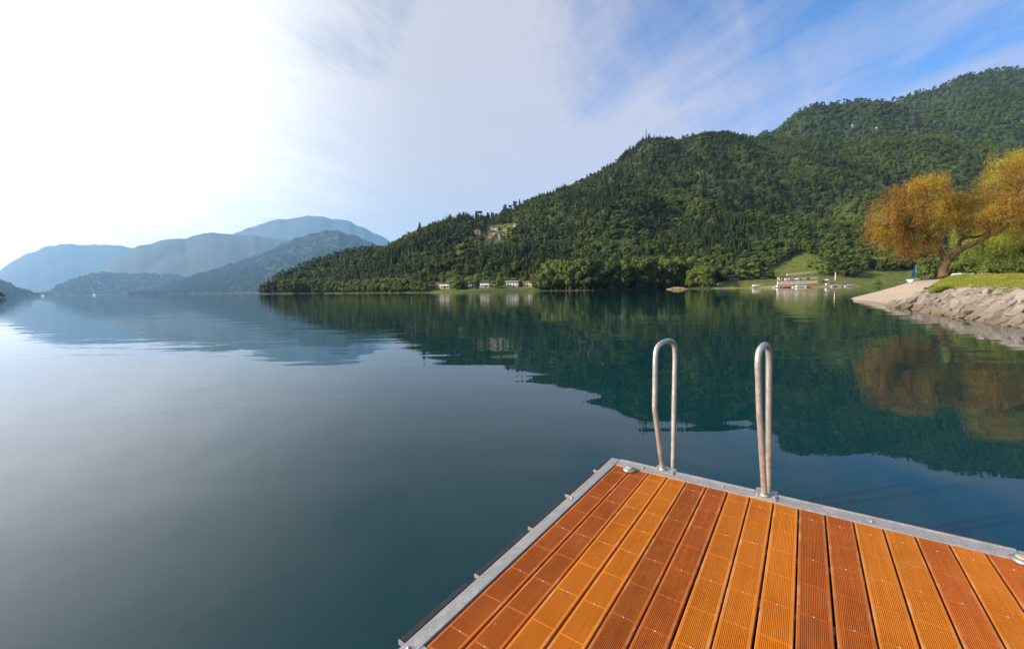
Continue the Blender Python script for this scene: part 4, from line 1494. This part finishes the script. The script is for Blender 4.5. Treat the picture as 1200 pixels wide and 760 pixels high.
for k in range(26):
    px, py = random.uniform(553, 604), random.uniform(279, 296) if k < 17 else random.uniform(264, 276)
    tree(random.choice(('broad', 'broad', 'bright', 'conifer')), random.randrange(5), main.find(px, py) - Vector((0, 0, 0.3)), random.uniform(4, 8) if k < 17 else random.uniform(3, 6), random.uniform(0, 6), 'tree standing among the houses of the hillside clearing', 'trees in the hillside clearing', 1.0)
for k in range(14):
    px = random.uniform(528, 626)
    if any(abs(px - c_) < w_ for c_, w_ in ((568, 7), (600, 8), (618, 6), (552, 5))): continue
    bush('shore_bush', 'low green bush at the waterline in front of the white shore houses', main.find(px, 338.6), 1.8, 1.2, 1.8, 500, M_broad, 0.2, group='waterline bushes before the shore houses')
# big pale green tree, and skyline trees above the clearing
tree('bright', 0, main.find(542, 306), 17, 1, 'large light green rounded tree on the slope above the shore houses', None, 1.35)
for px in (559, 563, 572, 577, 592, 598, 604, 609, 616):
    tx = ray(px, 250).x / ray(px, 250).y
    tree('conifer' if px % 3 == 0 else 'broad', px, Vector(main.pt(tx, 0.99)) - Vector((0, 0, .5)), random.uniform(10, 17), px, 'tall tree standing out on the skyline above the hillside houses', 'skyline trees above the hillside houses', 0.85)
tx = ray(492, 268).x / ray(492, 268).y
tree('conifer', 1, Vector(main.pt(tx, 1.0)), 15, 0, 'lone pointed conifer sticking out of the descending skyline', None, 1.2)

# radio mast
mp_ = Vector(main.pt(ray(757, 166).x / ray(757, 166).y, 1.0))
mh = at(757, 151.5, mp_.y).z - mp_.z
rm = empty('radio_mast', mp_, 0, label='thin lattice radio mast on the hill crest', cat='mast')
m = MB()
for sx, sy in ((-1, -1), (1, -1), (0, 1)):
    m.tube([(sx * 0.9, sy * 0.9, -1), (sx * 0.25, sy * 0.25, mh * 0.92)], 0.42, 6)
zz_ = 0.0
k = 0
while zz_ < mh * 0.88:
    s0, s1 = 0.9 - 0.65 * zz_ / mh, 0.9 - 0.65 * (zz_ + 2) / mh
    C3 = [(-1, -1), (1, -1), (0, 1)]
    for q in range(3):
        a_, b_ = C3[q], C3[(q + 1) % 3]
        m.tube([(a_[0] * s0, a_[1] * s0, zz_), (b_[0] * s1, b_[1] * s1, zz_ + 2)], 0.06, 4)
    zz_ += 2
m.build('lattice', simple('mast steel', (0.06, 0.055, 0.06), 0.6), rm)
MB().tube([(0, 0, mh * 0.9), (0, 0, mh + 1)], 0.4, 6).build('antenna', simple('antenna', (0.12, 0.11, 0.12), 0.6), rm)
MB().lathe([(0.1, 0), (0.6, 0.25), (0.62, 0.3)], (0.2, -0.4, mh * 0.6), 12).build('dish', M_whitep, rm)

# cliffs on the summit
M_cliff = simple('bare cliff', (0.22, 0.19, 0.16), 0.9, var=0.5, scale=1.2)
for (px, py, s_, lb) in ((999, 150, 10, 'small pale bare cliff on the wooded summit, left of two'), (1026, 154, 12, 'small pale bare cliff on the wooded summit, right of two')):
    q = mid.find(px, py)
    o = link('cliff', RK[px % 9].copy())
    o.data.materials.clear(); o.data.materials.append(M_cliff)
    o.scale = (s_ * 0.8, s_ * 0.6, s_ * 1.7); o.location = q; o.rotation_euler = (0.2, 0.1, px)
    tag(o, label=lb, cat='cliff')

# ------------------------------------------------------------------ boat landing on the right
B0 = 258


def place(px, py, D):
    return at(px, py, D)


# long low buildings
house_px('shore_building', 'long low grey building under trees left of the landing', 852, 865, 327.5, 323, 285, M_wallg, M_wallw, 1, 5, flat=True, cat='building')
house_px('shore_building', 'white gabled house behind round trees left of the landing', 874.5, 881.5, 326, 319.5, 290, M_wallw, M_roofd, 2, 3, cat='building')
house_px('shore_building', 'low building with red roof left of the landing terrace', 890, 900, 326.5, 323.5, 288, M_wallc, M_redp, 1, 4, flat=True, cat='building')
# terrace with posts
bt = house_px('boat_house', 'grey boat house with white posts on the landing terrace', 913, 924, 328.2, 324.4, 276, M_wallg, M_roofd, 1, 4, flat=True, cat='building')
for k in range(5):
    MB().box(-2.9 + k * 1.4, -2.75 + k * 1.4, -0.75, -0.60, 0, 2.1).build('post', M_wallw, bt)
for (x0, y0_, x1, y1_, D, hh, lb) in ((911, 331.6, 958, 330.4, 264, 1.1, 'long pale stone quay wall behind the boats'), (920, 327.8, 958, 325.8, 276, 0.9, 'pale terrace wall above the quay'),
                                      (922, 323.2, 959.5, 319.6, 292, 1.5, 'highest pale retaining wall at the foot of the meadow'), (958, 330, 1000, 329.5, 268, 0.5, 'low pale wall right of the quay')):
    wall_between('retaining_wall', lb, at(x0, y0_, D), at(x1, y1_, D + 3), hh, 0.5, M_stone if y0_ != 330 else M_wallg, 1.2)
for (x0, y0_, x1, y1_, D, lb) in ((1019, 323.5, 1062, 322.4, 292, 'upper pale lane wall right of the landing'), (1018, 326.8, 1060, 326, 282, 'lower pale lane wall right of the landing')):
    wall_between('lane_wall', lb, at(x0, y0_, D), at(x1, y1_, D), 0.6, 0.5, M_stone, 1.0)


def parasol(px, D, label):
    o = empty('parasol', HS(px, D), 0, label=label, cat='parasol')
    MB().tube([(0, 0, -0.5), (0, 0, 2.5)], 0.04, 6).build('pole', M_alu, o)
    MB().lathe([(1.5, 2.1), (1.45, 2.15), (0.7, 2.45), (0.02, 2.7)], n=12).build('canopy', M_whitep, o)


def rowing(px, D, L, mat, label, rz=0.1, z=0.0, cabin=False, name='motor_boat', up=False):
    o = empty(name, G(px, D, z), rz, label=label, cat='boat')
    hme = hull_mesh(L, L * 0.3, 0.75)
    hb = link('hull', hme, mat, o)
    if up:
        hb.rotation_euler = (R(180), 0, 0); hb.location = (0, 0, 0.8)
        MB().box(-L * 0.3, L * 0.3, -0.04, 0.04, 0.78, 0.86).build('keel', mat, o)
        return o
    hb.location = (0, 0, -0.15)
    MB().box(-L * 0.42, -L * 0.30, -L * 0.1, L * 0.1, 0.62, 0.72).build('seat', M_wood, o)
    if cabin:
        c_ = MB().prism([(-L * 0.12, 0.55), (L * 0.2, 0.55), (L * 0.12, 1.25), (-L * 0.10, 1.3)], -L * 0.10, L * 0.10).build('cabin', mat, o, bevel=0.04)
        MB().prism([(-L * 0.08, 0.8), (L * 0.14, 0.8), (L * 0.10, 1.15), (-L * 0.08, 1.18)], -L * 0.102, L * 0.102).build('window', M_dark, c_)
    MB().box(-L * 0.54, -L * 0.49, -0.18, 0.18, 0.1, 1.0).build('outboard', M_dark, o)
    return o


rowing(911.5, 254, 6.5, M_whitep, 'white motor boat moored leftmost at the quay', 0.08, cabin=True)
rowing(922.5, 253, 6.0, M_redp, 'red hulled boat moored between two white boats', 0.05)
rowing(934.5, 252, 6.8, M_whitep, 'long white boat moored right of the red one', -0.05, cabin=True)
rowing(977.5, 256, 4.5, M_whitep, 'small white boat on the shore right of the quay', 0.3, 0.3)
rowing(994, 257, 5.2, M_whitep, 'white boat moored rightmost near the beach', 0.1, 0.1)
rowing(886.5, 262, 5.0, M_whitep, 'white upturned boat lying on the grassy bank', 0.1, 1.1, up=True, name='upturned_boat')
rowing(970, 262, 4.0, M_whitep, 'white upturned dinghy lying beside the low pale wall', 0.4, 1.2, up=True, name='upturned_boat')
rowing(946, 256, 4.2, M_whitep, 'small white dinghy between the long white boat and the pale wall end', 0.5, 0.25)
rowing(953, 259, 3.6, M_redp, 'small red dinghy drawn up at the right end of the quay', -0.4, 0.5)
rowing(985.5, 258, 4.0, M_wallg, 'small grey boat drawn up between two white boats near the beach', 0.9, 0.3)
rowing(300, 900, 9.0, M_whitep, 'distant white boat on the open lake left of the headland', 0.2, cabin=True)
rowing(843.5, 263, 3.6, M_green, 'turquoise upturned canoe under the trees on the grassy bank', 0.2, 2.4, up=True, name='upturned_boat')
for k, (px, D, h_) in enumerate(((916, 270, 2.6), (929, 271, 2.2), (938, 272, 2.4), (947, 271, 2.8), (955, 270, 2.3), (963, 268, 2.0))):
    tree('broad' if k % 2 else 'bright', k, HS(px, D) - Vector((0, 0, 0.2)), h_, k, 'tiny round ornamental tree on the boat landing terrace', 'ornamental trees on the landing terrace', 1.3)
for k in range(7):
    px = 909 + k * 8.3
    mp0 = empty('mooring_post', G(px, 256.5, 0), 0, label='thin timber mooring post standing in the water at the quay', cat='post', group='mooring posts along the quay')
    MB().tube([(0, 0, -0.8), (0.04, 0, 2.0)], 0.11, 8).build('pole', M_wood, mp0)
    MB().lathe([(0.13, 2.0), (0.13, 2.1), (0.02, 2.25)], n=8).build('cap', M_whitep, mp0)
parasol(934, 270, 'white parasol on the quay terrace')
parasol(969, 266, 'pale parasol right of the quay terrace')
mst = empty('flag_pole', HS(978.5, 270), 0, label='pale wooden post standing beside the right landing trees', cat='post')
MB().tube([(0, 0, -0.5), (0, 0, 5.5)], 0.22, 8).build('pole', M_stone, mst)
MB().lathe([(0.3, 5.5), (0.3, 5.7), (0.05, 5.9)], n=10).build('cap', M_stone, mst)

random.seed(33)
for px, D, h_, kd in ((836, 282, 10, 'broad'), (843, 284, 11, 'broad'), (848, 278, 9, 'broad'), (867, 280, 8, 'broad'), (871, 283, 9, 'broad'), (884, 281, 8, 'broad'), (889, 284, 7.5, 'broad'), (862, 292, 9, 'broad'), (880, 298, 9, 'bright'),
                      (902, 282, 6, 'broad'), (905, 283, 7, 'conifer'), (895, 296, 6, 'bright')):
    tree(kd, random.randrange(5), HS(px, D) - Vector((0, 0, 0.3)), h_, random.uniform(0, 6), 'round dark tree on the grassy bank left of the boat landing', 'round trees left of the boat landing', 1.25)
for px, D, h_, kd in ((964, 286, 9, 'bright'), (971, 290, 10, 'broad'), (983, 284, 9, 'broad'), (989, 282, 11, 'broad'), (996, 280, 12, 'broad'), (1002, 284, 10, 'broad'), (956, 300, 8, 'bright'), (948, 305, 7, 'bright'), (1008, 300, 10, 'broad'),
                      (976, 300, 10, 'broad'), (1030, 300, 9, 'bright'), (1045, 302, 10, 'broad')):
    tree(kd, random.randrange(5), HS(px, D) - Vector((0, 0, 0.3)), h_, random.uniform(0, 6), 'round green tree at the foot of the slope right of the boat landing', 'round trees right of the boat landing', 1.25)
for px, D, lb in ((1028, 262, 'low dark bush at the waterline beyond the beach'), (863, 264, 'low dark bush at the waterline of the grassy bank')):
    bush('shore_bush', lb, HS(px, D), 2.4, 1.6, 2.0, 900, M_broad, 0.16)

# islet
iv = []
bm = bmesh.new()
bmesh.ops.create_grid(bm, x_segments=60, y_segments=24, size=1)
for v in bm.verts:
    x, y = v.co.x * 7.2, v.co.y * 3.4
    r_ = math.hypot(v.co.x, v.co.y)
    v.co = Vector((x, y, max(-0.6, 1.5 * (1 - r_ ** 2) + 0.35 * noise.noise(Vector((x, y, 0))) - 0.15)))
me = bpy.data.meshes.new('islet'); bm.to_mesh(me); bm.free()
M_islet = ground_mat('islet ground', (0.10, 0.12, 0.02), (0.28, 0.20, 0.09))
isl = link('islet', me, M_islet, None, G(794, 252, 0))
tag(isl, label='small grassy spit of shore under the dark trees', kind='structure')
for k in range(7):
    o = link('rock', RK[k % 9]); o.scale = (1.2, 0.8, 0.7); o.location = G(788 + k * 3.1, 248, 0.15); o.rotation_euler = (0, 0, k)
    tag(o, label='pale boulder at the edge of the small grassy spit', cat='rock', group='boulders at the small spit')

# far end of the lake: pale field, hamlet
a = N('ripe field'); 
p = a.n('ShaderNodeBsdfPrincipled', Base_Color=rgb(0.35, 0.32, 0.08), Roughness=0.9); a.out(p.outputs[0])
fm = MB(); fm.prism([(-400, -1.5), (400, -1.5), (330, 13), (-300, 9)], 0, 60)
fo = fm.build('field', a.m, None, loc=G(183, 6000, 0)); tag(fo, label='pale yellow field at the far end of the lake', kind='structure')
for k, (px, lb) in enumerate(((195, 'tiny pale house in the field at the far end of the lake'), (44, 'tiny peach house at the left foot of the low hill'), (110, 'tiny white house at the foot of the low hill'), (50, 'tiny white house beside the tiny peach one'))):
    house('far_house', lb, G(px, 5950 if k == 0 else 6800, 6 if k == 0 else 3), 52, 18, 18, M_wallw if k != 1 else M_wallc, M_roofo, 2, 4, rh=4)
# clump at the left frame edge
for px, D, h_ in ((-6, 620, 12), (-1, 630, 9), (4, 640, 6), (-14, 610, 16), (-24, 600, 18)):
    tree('broad', px % 5, G(px, D, 0.2), h_, px, 'dark tree at the waterline on the left edge', 'dark waterline trees at the left edge', 1.3)
bm = bmesh.new(); bmesh.ops.create_grid(bm, x_segments=40, y_segments=20, size=1)
for v in bm.verts:
    v.co = Vector((v.co.x * 60, v.co.y * 25, max(-1, 3 * (1 - v.co.x ** 2 - v.co.y ** 2))))
me = bpy.data.meshes.new('left_point'); bm.to_mesh(me); bm.free()
tag(link('left_point', me, M_hill, None, G(-34, 620, -0.4)), label='wooded point at the left edge', kind='structure')

# ------------------------------------------------------------------ render settings
scn.render.engine = 'CYCLES'
scn.view_settings.view_transform = 'Standard'
scn.view_settings.look = 'None'
scn.view_settings.exposure = 1.05
scn.view_settings.gamma = 1
cy = scn.cycles
cy.use_denoising = True
cy.max_bounces = 6
cy.diffuse_bounces = 3
cy.glossy_bounces = 3
cy.transmission_bounces = 3
cy.volume_bounces = 1
cy.volume_step_rate = 1
cy.transparent_max_bounces = 4
cy.use_adaptive_sampling = True
cy.adaptive_threshold = 0.02
cy.sample_clamp_indirect = 6
cy.caustics_reflective = False
cy.caustics_refractive = False
